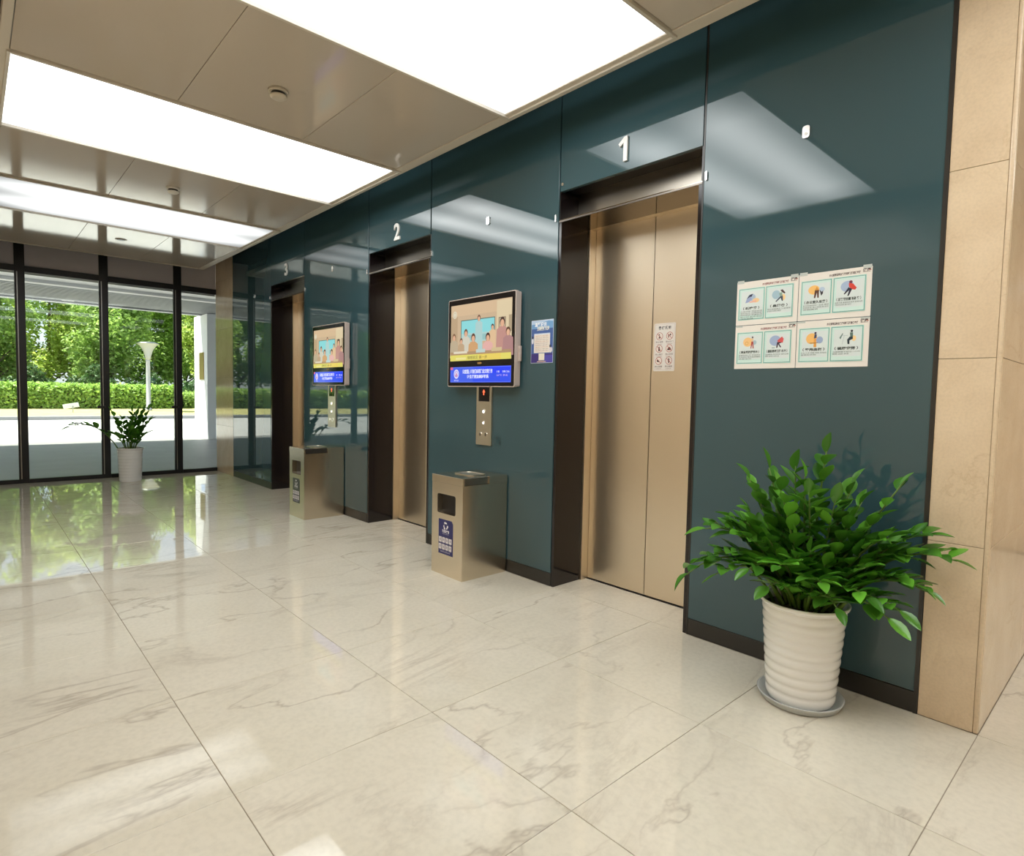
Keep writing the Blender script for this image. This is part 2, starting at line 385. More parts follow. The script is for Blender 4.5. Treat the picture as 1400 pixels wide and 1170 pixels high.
# three lift doors, nearest first
bmh = None
for n, (x0, x1) in enumerate(DOORS):
    d = empty('door_%d' % (n+1), ((x0+x1)/2, .3, 0)); d['kind'] = 'structure'
    ox = (x0+x1)/2; o = (ox, .3, 0)
    def dbox(name, a, b, c, e, f, g, m, bev=0, o=o, d=d):
        bm = bmesh.new(); bx(bm, a-o[0], b-o[0], c-o[1], e-o[1], f-o[2], g-o[2], bev); return obj(name, bm, m, d)
    dbox('jamb', x0-.004, x0+.018, .0015, .285, 0, 2.536, M['black_polish'], .001)
    dbox('jamb', x1-.018, x1+.004, .0015, .285, 0, 2.536, M['black_polish'], .001)
    # lintel: mirror-polished soffit with a bright lip, a dark slot above it
    dbox('soffit', x0-.004, x1+.004, .004, .285, 2.537, 2.553, M['bronze'])
    dbox('lip', x0-.004, x1+.004, -.002, .0035, 2.535, 2.545, M['lip'])
    dbox('fascia', x0-.004, x1+.004, .185, .2, 2.556, 2.765, M['slot'])
    dbox('slot_end', x0-.004, x0+.004, .004, .184, 2.556, 2.741, M['black_polish'])
    dbox('slot_end', x1-.004, x1+.004, .004, .184, 2.556, 2.741, M['black_polish'])
    fx0, fx1 = x0+.024, x1-.024
    dbox('frame', x0-.002, fx0+.008, .286, .36, 0, 2.56, M['door_steel'], .001)
    dbox('frame', fx1-.008, x1+.002, .286, .36, 0, 2.56, M['door_steel'], .001)
    dbox('frame', fx0+.008, fx1-.008, .286, .352, 2.54, 2.56, M['door_steel'], .001)
    mid = (fx0+fx1)/2
    dbox('door_leaf', fx0+.009, mid-.002, .354, .39, .008, 2.548, M['door_steel'], .002)
    dbox('door_leaf', mid+.002, fx1-.009, .354, .39, .008, 2.548, M['door_steel'], .002)
    dbox('sill', fx0, fx1, .345, .42, -.01, .004, M['black_metal'])
    dbox('shaft_back', x0, x1, .42, .45, 0, 2.56, M['seam'])

# ------------------------------------------------------------------ setting: opposite wall and side lobby
box('wall_left', -10.62, 4.6, -3.42, -3.172, 0, 3.75, M['stone'], kind='structure', origin=(-3, -3.3, 1.5))
box('wall_near', 4.5, 4.7, -3.17, 4.2, 0, 3.75, M['stone'], kind='structure', origin=(4.6, 0, 1.5))
box('wall_back', -.46, 4.5, 4.15, 4.4, 0, 3.75, M['stone'], kind='structure', origin=(2, 4.3, 1.5))

# ------------------------------------------------------------------ setting: suspended ceiling
box('ceiling_slab', -10.62, 4.7, -3.42, 4.4, 3.75, 3.95, M['void'], kind='structure')
ce = empty('ceiling', (-4, -1.585, HC)); ce['kind'] = 'structure'
cT = .03
def cbox(name, x0, x1, y0, y1, z0, z1, m, bev=0):
    bm = bmesh.new(); bx(bm, x0+4, x1+4, y0+1.585, y1+1.585, z0-HC, z1-HC, bev); return obj(name, bm, m, ce)
Y0, Y1 = -.312, -2.858
LX = [(-.42, .80), (-2.997, -1.770), (-5.566, -4.352), (-8.128, -6.926)]
cbox('edge_strip', -10.04, 4.45, Y0-.085, Y0, HC-.004, HC+.06, M['ceiling_trim'], .003)
cbox('edge_strip', -10.04, 4.45, Y1, Y1+.045, HC-.004, HC+.06, M['ceiling_trim'], .003)
cbox('edge_strip', -10.04, -9.97, Y1+.046, Y0-.086, HC-.004, HC+.06, M['ceiling_trim'], .003)
seg = [(-9.969, -8.150), (-6.904, -5.588), (-4.330, -3.019), (-1.748, -.442), (.822, 4.45)]
ys = [Y0-.087, -1.182, -1.995, Y1+.047]
for a, b in seg:
    for k in range(3):
        cbox('ceiling_panel', a+.0015, b-.0015, ys[k+1]+.0015, ys[k]-.0015, HC, HC+.03, M['ceiling'], .0015)
cbox('ceiling_backing', -9.96, 4.45, Y1+.01, Y0-.01, HC+.13, HC+.15, M['void'])
# beyond the lift wall corner
for k in range(3):
    for j in range(3):
        cbox('ceiling_panel', -.44+.002+k*1.62, -.44+(k+1)*1.62-.002, -.31+.002+j*1.48, -.31+(j+1)*1.48-.002, HC, HC+.03, M['ceiling'])
names = ['large rectangular ceiling light panel just outside the top right of the picture', 'near ceiling light panel, cut by the top edge of the picture', 'second ceiling light panel from the camera, its left end by the trim', 'farthest ceiling light panel, closest to the window wall']
for (a, b), lab in zip(LX, names):
    cx, cy = (a+b)/2, -1.585
    L = empty('ceiling_light', (cx, cy, HC)); tag(L, lab, 'ceiling light', 'panel lights in the lift lobby ceiling')
    hx, hy = (b-a)/2, 1.222
    bm = bmesh.new(); bx(bm, -hx, hx, -hy, hy, .004, .012); obj('diffuser', bm, M['diffuser_dim' if a < -8 else 'diffuser'], L)
    for (p, q, r, s) in ((-hx-.02, -hx, -hy+.0, hy), (hx, hx+.02, -hy, hy), (-hx-.02, hx+.02, hy, hy+.018), (-hx-.02, hx+.02, -hy-.018, -hy)):
        bm = bmesh.new(); bx(bm, p, q, r, s, -.016, .05, .002); obj('frame', bm, M['frame_white'], L)
L = empty('ceiling_light', (2.1, 2.0, HC-.05)); tag(L, 'ceiling light panel of the side lobby, outside the picture', 'ceiling light')
bm = bmesh.new(); bx(bm, -1.2, 1.2, -1, 1, .0, .03, .002); obj('diffuser', bm, M['diffuser'], L)

# ------------------------------------------------------------------ setting: window wall
XW = -10.549
MY = [.0, -.565, -1.530, -2.476, -3.172]
box('wall_far', XW-.15, XW+.04, -3.172, .02, 3.45, 3.75, M['void'], kind='structure')
for k, y in enumerate(MY[1:4]):
    t = box('trim_%d' % (k+1), XW-.03, XW+.03, y-.055, y+.055, 0, 3.5, M['mullion'], kind='structure', bevel=.003, origin=(XW, y, 0))
    bm = bmesh.new(); bx(bm, -.038, -.0302, -.012, .012, .06, 2.88); 
    bx_o = obj('cover_and_gap_light_strip', bm, M['alu'], t)
    bm = bmesh.new(); bx(bm, .0302, .036, -.034, -.022, .06, 2.88, .002); obj('cover_and_gap_light_strip', bm, M['alu'], t)  # room-side strip stands in for bright outdoors showing through the gap beside the mullion
for k in range(4):
    a, b = MY[k+1]+(.055 if k < 3 else 0), MY[k]-(.055 if k else .002)
    cy = (a+b)/2; h = (b-a)/2
    w = empty('window_%d' % (k+1), (XW, cy, 0)); w['kind'] = 'structure'
    def wb(name, x0, x1, z0, z1, m, bev=0, ya=None, yb=None):
        bm = bmesh.new(); bx(bm, x0, x1, -h if ya is None else ya, h if yb is None else yb, z0, z1, bev); return obj(name, bm, m, w)
    wb('bottom_rail', -.04, .04, 0, .058, M['mullion'], .003)
    wb('transom', -.04, .04, 2.885, 2.965, M['mullion'], .003)
    wb('transom_lip', -.055, -.041, 2.862, 2.884, M['alu'])
    wb('pane', -.006, .006, .058, 2.885, M['glass'])
    wb('spandrel', -.006, .006, 2.965, 3.5, M['spandrel'])
    if k in (1, 2):
        wb('handle', .045, .075, 1.035, 1.07, M['black_metal'], .004, h-.05, h+.055)
        wb('handle', .0305, .046, 1.04, 1.065, M['black_metal'], .0, h+.01, h+.03)

# ------------------------------------------------------------------ outdoors
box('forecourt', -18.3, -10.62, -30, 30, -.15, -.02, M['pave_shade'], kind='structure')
for k in range(1): pass
box('roadway', -30, -18.3, -45, 50, -.15, -.02, M['pave'], kind='structure')
box('kerb', -30.25, -30, -45, 50, -.15, .13, M['kerb'], kind='structure', bevel=.02)
bm = bmesh.new()
g = [[bm.verts.new((x, y, z)) for x, z in ((-30.25, .11), (-32, .24), (-34.5, .34), (-40, .4), (-75, .6), (-75, -.4), (-30.25, -.4))] for y in (-45, 50)]
n = len(g[0])
for i in range(n): bm.faces.new((g[0][i], g[1][i], g[1][(i+1) % n], g[0][(i+1) % n]))
bm.faces.new(g[0]); bm.faces.new(g[1][::-1]); bmesh.ops.recalc_face_normals(bm, faces=bm.faces)
lw = obj('lawn', bm, [M['grass'], mat('dark_planting_bed', (.05, .07, .02), .95, var=.4, vscale=2)]); lw['kind'] = 'structure'
for p in lw.data.polygons:
    if p.center.x < -34.2: p.material_index = 1
# entrance canopy: flat white soffit near the glass, then slats, then the outer beam
cn = tag(empty('canopy', (-14, 0, 3.39)), 'flat entrance canopy with grey slats under its outer half, outside the glass', 'canopy')
def nb(name, x0, x1, y0, y1, z0, z1, m, bev=0):
    bm = bmesh.new(); bx(bm, x0+14, x1+14, y0, y1, z0-3.39, z1-3.39, bev); return obj(name, bm, m, cn)
nb('soffit', -15.0, -10.60, -25, 25, 3.42, 3.55, M['soffit'])
nb('roof', -18.2, -10.60, -25, 25, 3.70, 3.85, M['soffit'])
nb('beam', -18.2, -18.0, -25, 25, 3.36, 3.70, M['louvre'], .01)
nb('beam', -15.2, -15.0, -25, 25, 3.36, 3.70, M['soffit'], .01)
slat_me = None
for k in range(17):
    x = -15.3-k*.155
    if slat_me is None:
        s0 = nb('slat', x-.035, x+.035, -25, 25, 3.39, 3.55, M['louvre']); slat_me = s0
    else:
        s = slat_me.copy(); COL.objects.link(s); s.location.x = -k*.155
for y in (-6, -1.2, 3.6, 8.4): nb('cross_beam', -17.99, -15.21, y-.12, y+.12, 3.40, 3.69, M['soffit'])
pc = tag(empty('canopy_column', (-17.9, 1.95, 0)), 'white square column at the outer edge of the canopy, with a brass plaque', 'column')
bm = bmesh.new(); bx(bm, -.9, .35, -.17, .35, -.02, 3.38, .01); obj('shaft', bm, M['white_paint'], pc)
bm = bmesh.new(); bx(bm, -.35, .05, -.19, -.171, 1.60, 2.35, .004); obj('plaque', bm, M['brass'], pc)
bm = bmesh.new(); bx(bm, -.30, .05, -.176, -.1705, 1.32, 1.52); obj('notice', bm, mat('pale_blue_notice', (.45, .55, .75), .5), pc)
# street lamp
la = tag(empty('street_lamp', (-32.6, 3.3, .24)), 'white street lamp with a trumpet-shaped head in front of the hedge', 'street lamp')
bm = bmesh.new(); lathe(bm, [(.16, -.02), (.16, .10), (.10, .14), (.085, 2.35), (.10, 2.42)], 20); obj('post', bm, M['lamp_paint'], la, smooth=True)
bm = bmesh.new(); lathe(bm, [(.10, 2.42), (.13, 2.6), (.21, 2.88), (.34, 3.08), (.46, 3.17)], 24, cap1=False); obj('lamp_shade', bm, mat('frosted_lamp_shade', (.38, .38, .38), .4), la, smooth=True)
bm = bmesh.new(); lathe(bm, [(.47, 3.17), (.48, 3.20), (.30, 3.26), (.05, 3.29)], 24); obj('lamp_cap', bm, M['alu'], la, smooth=True)
# small tilted lawn sign
sg = tag(empty('lawn_sign', (-31.6, .28, .2)), 'small white tilted sign board standing on the grass strip', 'sign')
bm = bmesh.new(); bx(bm, -.02, .02, -.28, .28, .22, .42, .004); so = obj('board', bm, M['white_paint'], sg); so.rotation_euler = (math.radians(11), math.radians(-12), 0)
bm = bmesh.new(); bx(bm, -.03, -.0, -.02, .02, -.05, .30); obj('stake', bm, M['alu'], sg)

def foliage(n, fn, size, seed):
    """n leaf cards with a fold each; fn gives a point and an outward direction"""
    r = random.Random(seed); v = []; f = []
    for _ in range(n):
        p, od = fn(r); s = size*r.uniform(.6, 1.3)
        d = Vector((r.gauss(0, 1), r.gauss(0, 1), r.gauss(-.2, .7))).normalized()
        nn = (od*.9+Vector((r.gauss(0, .5), r.gauss(0, .5), r.gauss(.5, .5)))).normalized()
        w = d.cross(nn)
        if w.length < 1e-3: continue
        w.normalize(); nn = w.cross(d); i = len(v)
        v += [p-d*s*.5, p+w*s*.3+nn*s*.08, p+d*s*.55, p-w*s*.3+nn*s*.08]
        f += [(i, i+1, i+2), (i, i+2, i+3)]
    me = bpy.data.meshes.new('foliage'); me.from_pydata([tuple(q) for q in v], [], f)
    return me
def crown(blobs):
    wts = [b[3]**2 for b in blobs]
    def fn(r):
        x, y, z, q = r.choices(blobs, wts)[0]
        d = Vector((r.gauss(0, 1), r.gauss(0, 1), r.gauss(0, 1))).normalized()
        return Vector((x, y, z))+d*q*(r.random()**.45), d
    return fn
crowns = []
for sd, (h, sp) in enumerate(((8.0, 1.8), (9.0, 1.85), (7.4, 1.8), (8.5, 1.8))):
    r = random.Random(40+sd)
    bl = [(r.uniform(-sp, sp)*.75, r.uniform(-sp, sp)*.75, 1.7+(h-1.7)*(q+.5)/26, r.uniform(.7, 1.15)) for q in range(26)]
    me = foliage(13000, crown(bl), .23, 90+sd); crowns.append((me, bl, h))
def tree_mesh(bl, h, seed):
    r = random.Random(seed); bm = bmesh.new()
    tube(bm, [(0, 0, -.2), (.05, .03, 1.2), (-.06, .05, 2.4), (.04, -.04, h*.6), (0, 0, h*.8)], [.15, .12, .10, .07, .03], 8)
    for x, y, z, q in bl[:7]:
        zb = max(1.1, z*.55); tube(bm, [(0, 0, zb), (x*.5, y*.5, (zb+z)/2), (x, y, z)], [.055, .04, .015], 6)
    return mesh_of(bm, 'trunk', M['bark'], True)
trunks = [tree_mesh(c[1], c[2], 5+i) for i, c in enumerate(crowns)]
def crown_mat(me, m):
    c = me.copy(); c.materials.clear(); c.materials.append(m); return c
cm_dark = [crown_mat(c[0], M['tree_leaf']) for c in crowns]; cm_light = [crown_mat(c[0], M['tree_leaf_light']) for c in crowns]
rows = [(-40.2, 'front', [-17.8, -12.6, -7.4, -2.2, 3, 8.2, 13.4], 0), (-44.9, 'second', [-20.2, -15, -9.8, -4.6, .6, 5.8, 11], 1), (-49.8, 'last', [-18.4, -12.9, -7.4, -1.9, 3.6, 9.1, 14.6, 20.1], 2)]
ordw = ['first', 'second', 'third', 'fourth', 'fifth', 'sixth']
ti = 0
for x, rown, ylist, rk in rows:
    seen = 0
    for y in ylist:
        ti += 1; k = (ti*7+rk) % 4; lt = rk == 0 and y > 4 or rk == 1 and y > 8 or (rk == 1 and y == .6)
        t = empty('tree', (x, y, .38)); t.rotation_euler.z = ti*1.7
        kindw = 'light yellow-green' if lt else 'dark green'
        lim = {'front': -3, 'second': -4.5, 'last': -3}[rown]
        if y < lim: tag(t, 'green tree of the %s row, seen only as a reflection' % rown, 'tree', 'reflected trees of the %s row' % rown)
        else:
            tag(t, '%s tree, %s from the left in the %s row beyond the hedge' % (kindw, ordw[seen], rown), 'tree', 'trees beyond the hedge'); seen += 1
        link('trunk', trunks[k], t)
        fo = link('foliage', (cm_light if lt else cm_dark)[k], t); fo['kind'] = 'stuff'
        if rown == 'last': t.scale = (1.05, 1.05, 1.1)
        if rown == 'front' and y == 13.4:
            for dx, dy in ((.0, 1.0), (.5, -.8)):
                bm = bmesh.new(); tube(bm, [(dx, dy, -.1), (.02, .03, 1.5)], [.04, .04], 6); obj('support_pole', bm, M['white_paint'], t)
# low shrubs in the bed between hedge and trees
shr = foliage(2600, crown([(0, 0, .5, .55), (.1, .6, .45, .5), (-.1, -.6, .45, .5), (0, .2, .9, .45)]), .16, 77); shr.materials.append(M['shrub_leaf'])
for q, y in enumerate((-3.4, -.9, 1.6, 4.1, 6.6, 9.1, 11.6)):
    t = tag(empty('shrub', (-36.95, y, .36)), 'dark shrub behind the hedge, %s from the left' % (ordw+['seventh'])[q], 'shrub', 'shrubs behind the hedge')
    fo = link('foliage', shr, t); fo['kind'] = 'stuff'
    bm = bmesh.new(); tube(bm, [(0, 0, -.1), (.02, 0, .5)], [.05, .02], 6); obj('stem', bm, M['bark'], t)
    t.scale = (.9, 1.1, 1.35+.12*(q % 3))
# clipped hedges
def hedge(x0, x1, y0, y1, z0, z1, n, name, lab, m, seed, size=.16):
    def fn(r):
        f = r.random(); x = r.uniform(x0, x1); y = r.uniform(y0, y1); z = r.uniform(z0, z1)
        if f < .4: x = x1+r.gauss(0, .07); od = Vector((1, 0, .2))
        elif f < .85: z = z1+r.gauss(0, .06); od = Vector((.1, 0, 1))
        else: od = Vector((.6, 0, .5))
        return Vector((x-(x0+x1)/2, y-(y0+y1)/2, z-z0+.0)), od
    h = tag(empty(name, ((x0+x1)/2, (y0+y1)/2, z0)), lab, 'hedge')
    me = foliage(n, fn, size, seed); me.materials.append(m); o = link('foliage', me, h); o['kind'] = 'stuff'
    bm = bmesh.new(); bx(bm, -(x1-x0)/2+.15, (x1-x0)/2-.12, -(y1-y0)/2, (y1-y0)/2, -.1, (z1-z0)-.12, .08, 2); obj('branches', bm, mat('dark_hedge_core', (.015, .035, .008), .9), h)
hedge(-36.0, -34.0, -3.6, 5.0, .33, 1.36, 15000, 'hedge', 'clipped bright green hedge along the road, behind the lawn sign', M['hedge_leaf'], 3)
hedge(-35.9, -34.2, 5.2, 14, .33, 1.05, 9000, 'hedge', 'lower green hedge right of the lamp post', M['tree_leaf'], 4)
hedge(-36.0, -34.0, -28, -4.2, .33, 1.3, 16000, 'hedge', 'long hedge farther left, seen only as a reflection', M['hedge_leaf'], 5)

# ------------------------------------------------------------------ lift numbers and glass clips
for n, (nx, nz0, nz1) in enumerate(((-2.330, 2.798, 2.946), (-4.951, 2.789, 2.940), (-7.602, 2.812, 2.960))):
    cu = bpy.data.curves.new('t', 'FONT'); cu.body = DOORN[n]; cu.size = (nz1-nz0)/.72; cu.align_x = 'CENTER'; cu.extrude = .006; cu.offset = .005; cu.resolution_u = 6
    o = bpy.data.objects.new('t', cu); COL.objects.link(o)
    me = bpy.data.meshes.new_from_object(o.evaluated_get(bpy.context.evaluated_depsgraph_get()))
    bpy.data.objects.remove(o); me.materials.clear(); me.materials.append(M['sign_white'])
    if n == 0:
        bm = bmesh.new(); hh = nz1-nz0
        plate(bm, [(.004, 0), (.032, 0), (.032, hh), (.010, hh), (-.034, hh*.76), (-.024, hh*.63), (.004, hh*.76)], -.006, .006)
        bmesh.ops.rotate(bm, verts=bm.verts, cent=(0, 0, 0), matrix=Matrix.Rotation(-math.pi/2, 3, 'X')); me = mesh_of(bm, 'lift_number', M['sign_white'])
    no = link('lift_number', me, None, (nx, -.0065, nz0)); no.rotation_euler.x = math.pi/2
    tag(no, 'white raised numeral %s on the glass above the %s lift door' % (DOORN[n], ('nearest', 'middle', 'farthest')[n]), 'number sign', 'lift numbers')
def clip(x, z, w, h, lab, grp):
    c = tag(empty('glass_clip', (x, 0, z)), lab, 'clip', grp)
    bm = bmesh.new(); plate(bm, rrect(-w/2, w/2, -h/2, h/2, w*.35), -.009, -.0012); obj('plate', bm, M['chrome'], c)
    bm = bmesh.new(); plate(bm, [(w*.22*math.cos(i*.5236), -h*.18+w*.22*math.sin(i*.5236)) for i in range(12)], -.012, -.0091); obj('screw', bm, M['sign_white'], c)
for x, z, lab in ((-1.236, 2.645, 'clear hook clip above the four posters'), (-3.621, 2.698, 'clear hook clip above the nearer wall screen'), (-6.300, 2.705, 'clear hook clip above the farther wall screen'), (-8.757, 2.670, 'clear hook clip on the last glass panel before the window')):
    clip(x, z, .034, .058, lab, 'hook clips on the glass panels')
for x, z, lab in ((-1.760, 2.570, 'small clip right of the nearest lift opening'), (-2.893, 2.570, 'small clip left of the nearest lift opening'), (-4.385, 2.570, 'small clip right of the middle lift opening'), (-5.520, 2.566, 'small clip left of the middle lift opening'), (-7.045, 2.566, 'small clip right of the farthest lift opening'), (-8.172, 2.586, 'small clip left of the farthest lift opening')):
    clip(x, z, .012, .048, lab, 'edge clips beside the lift openings')
k = tag(empty('cap_screw', (-2.838, 0, 2.786)), 'tiny round cap screw in the lower left corner of the glass under numeral 1', 'screw')
bm = bmesh.new(); plate(bm, [(.011*math.cos(i*.3927), .011*math.sin(i*.3927)) for i in range(16)], -.006, -.0005); obj('head', bm, M['chrome'], k)

# ------------------------------------------------------------------ wall screens
def tv(x0, x1, z0, z1, lab):
    cx = (x0+x1)/2; w = x1-x0; h = z1-z0
    t = tag(empty('wall_screen', (cx, 0, z0)), lab, 'screen', 'screens between the lifts')
    P = lambda name, outline, a, b, m: (lambda bm: (plate(bm, outline, a, b), obj(name, bm, m, t))[1])(bmesh.new())
    P('housing', rrect(-w/2+.004, w/2-.004, .004, h-.004, .012), -.044, -.018, M['rose_alu'])
    P('frame', rrect(-w/2, w/2, 0, h, .014), -.0745, -.046, M['rose_alu'])
    P('bezel', rrect(-w/2+.007, w/2-.007, .007, h-.007, .010), -.0765, -.0745, M['screen_black'])
    bm = bmesh.new(); bx(bm, -w*.3, w*.3, -.0178, -.001, h*.25, h*.75); obj('mount', bm, M['black_metal'], t)
    bm = bmesh.new(); bx(bm, w/2+.0005, w/2+.014, -.045, -.02, h*.27, h*.43, .003); obj('side_box', bm, M['rose_alu'], t)
    # upper picture: a classroom scene
    a = Art(); sw = w-.075; X0 = -sw/2; X1 = sw/2; Z0 = h*.295; Z1 = h-.048; H = Z1-Z0
    q = lambda u, v: (X0+u*sw, Z0+v*H)
    def Rr(u0, u1, v0, v1, c): a.rect(X0+u0*sw, X0+u1*sw, Z0+v0*H, Z0+v1*H, c)
    Rr(0, 1, 0, 1, 'c4ab8c'); Rr(0, 1, .80, 1, 'ceb290'); Rr(.77, 1, .1, .98, 'd5c3a0'); Rr(.0, .12, .1, .8, 'b59c7c')
    Rr(.18, .745, .33, .72, '55706a'); Rr(.19, .735, .35, .705, '86cfd2'); Rr(.19, .735, .33, .48, 'a9c9c4'); Rr(.30, .62, .35, .45, '8fb9b8')
    Rr(.80, .91, .50, .70, '8d7c66'); Rr(.815, .895, .52, .68, 'cdbf9f'); Rr(.955, 1, .45, .72, 'a8977a')
    def person(u, v, s, hair, top, skin='d9a98a'):
        cx_, cz_ = q(u, v)
        a.poly([(cx_-.055*s, Z0+.06*H), (cx_-.05*s, cz_-.03*s), (cx_-.02*s, cz_-.012*s), (cx_+.02*s, cz_-.012*s), (cx_+.05*s, cz_-.03*s), (cx_+.055*s, Z0+.06*H)], top)
        a.disc(cx_, cz_+.014*s, .023*s, .03*s, hair, 12); a.disc(cx_, cz_+.006*s, .017*s, .022*s, skin, 12)
    person(.06, .40, 1.0, '7a5a44', 'b5a58a'); person(.27, .46, 1.05, '6a4c3a', 'c9c4b4'); person(.19, .33, .8, '5a4234', 'b79c7c'); person(.71, .53, .75, '4f3a33', 'd6b58f')
    person(.86, .58, 1.25, '4b3630', 'b98a80'); person(.95, .42, 1.1, '5a4030', 'a87e7c')
    person(.49, .70, .85, '6b4a3c', 'a7c6c4'); person(.40, .36, 1.15, '5b3a2e', 'c79b6c'); person(.64, .35, 1.15, '4c2e28', 'd9a8a0')
    Rr(0, 1, .10, .16, 'a98a68'); Rr(.06, .3, .13, .17, 'd8cfb8'); Rr(.45, .6, .13, .19, 'b7c7c0'); Rr(.70, .86, .14, .20, 'c9b48a')
    Rr(0, 1, 0, .105, 'd9cf66'); Rr(.5, .85, 0, .105, 'e0c85e'); Rr(.10, .28, .02, .06, 'e3da90')
    a.text('理想其实 差一步', X0+.47*sw, Z0+.028*H, .020, '4d4a2c', w=.33*sw)
    cx_, cz_ = q(.075, .83); a.disc(cx_, cz_, .027, .030, 'd7cfb8'); a.ring(cx_, cz_, .020, .004, 'b7a98a')
    a.build('picture', t, (0, -.0767, 0), M['screen'])
    a = Art(); L0, L1 = .035, h*.225
    a.rect(X0, X1, L0, L1, '2b4de6'); a.rect(X0, X0+.4*sw, L0, L1, '3f5ee4'); a.rect(X0+.55*sw, X1, L0+.1*h, L1, '1f3df0'); a.box_line(X0+.004, X1-.004, L0+.004, L1-.004, .003, '6f84f0')
    zc = (L0+L1)/2
    a.rect(X0, X0+.035, L1-.022, L1, 'd5648c'); a.disc(X0+.11*sw, zc+.006, .034, .038, 'd9d2f2'); a.ring(X0+.11*sw, zc+.006, .025, .005, '8f7fd8'); a.poly([(X0+.085*sw, zc-.014), (X0+.11*sw, zc+.022), (X0+.135*sw, zc-.014)], 'c58ab0')
    a.text('城市公益', X0+.11*sw, L0+.010, .011, 'e6e6ff')
    a.text('公益宣传让我们共同建设文明城市', X0+.47*sw, zc+.012, .026, 'e6e8ff', w=.50*sw, bold=.04)
    a.text('让生活更加美好和谐', X0+.48*sw, zc-.027, .022, 'e6e8ff', w=.36*sw, bold=.04)
    a.text('18   08:26', X0+.88*sw, zc+.012, .016, 'e6e8ff', w=.19*sw); a.text('26℃ 多云', X0+.87*sw, zc-.014, .013, 'd8b8f0', w=.17*sw)
    a.build('ticker', t, (0, -.0767, 0), M['screen'])
    b = Art(); b.rect(-.022, .022, h*.252, h*.275, '8a6b40'); b.rect(-.012, .030, h*.256, h*.271, 'a7814c'); b.build('badge', t, (0, -.0767, 0), M['print'])
tv(-4.022, -3.204, 1.408, 2.112, 'wall screen between the nearest and middle lifts, beside the blue poster')
tv(-6.655, -5.862, 1.415, 2.085, 'wall screen between the middle and farthest lifts')
# call panels
def call(cx, lab):
    t = tag(empty('call_panel', (cx, 0, .95)), lab, 'call panel', 'lift call panels')
    bm = bmesh.new(); plate(bm, rrect(-.092, .092, 0, .50, .004), -.014, -.0008); obj('faceplate', bm, M['panel_steel'], t)
    bm = bmesh.new(); bx(bm, -.064, .066, -.0165, -.0142, .345, .49, .001); dsp = obj('display', bm, M['screen_black'], t)
    a = Art(); a.poly([(-.018, .415), (.0, .44), (.018, .415), (.006, .418), (.006, .395), (-.006, .395), (-.006, .418)], 'ff5a3a'); a.build('arrow', dsp, (0, -.0166, 0), M['red_led'])
    for z, kx, r in ((.265, .0, .012), (.175, .0, .010)):
        bm = bmesh.new(); plate(bm, [(kx+(r+.008)*math.cos(i*.3927), z+(r+.008)*math.sin(i*.3927)) for i in range(16)], -.0165, -.0142); bt = obj('button', bm, M['chrome'], t)
        bm = bmesh.new(); plate(bm, [(kx+r*math.cos(i*.3927), z+r*math.sin(i*.3927)) for i in range(16)], -.018, -.0166); obj('lit_cap', bm, M['lit_button'], bt)
    for kx in (-.038, .030):
        bm = bmesh.new(); plate(bm, [(kx+.017*math.cos(i*.3927), .085+.017*math.sin(i*.3927)) for i in range(16)], -.018, -.0142); kb = obj('key_switch', bm, M['chrome'], t)
        bm = bmesh.new(); bx(bm, kx-.003, kx+.003, -.0187, -.0181, .073, .097); obj('keyhole', bm, M['seam'], kb)
call(-3.622, 'steel lift call panel below the nearer wall screen'); call(-6.290, 'steel lift call panel below the farther wall screen')
st = tag(empty('wall_sticker', (-3.455, 0, .955)), 'small dark sticker with four characters beside the nearer call panel', 'sticker')
bm = bmesh.new(); bx(bm, -.04, .04, -.0016, -.0006, 0, .085); obj('sheet', bm, M['glass_teal'], st)
a = Art().text('禁止', 0, .048, .026, '10333a', bold=.03).text('依靠', 0, .010, .026, '10333a', bold=.03); a.build('lettering', st, (0, -.0017, 0), M['print'])

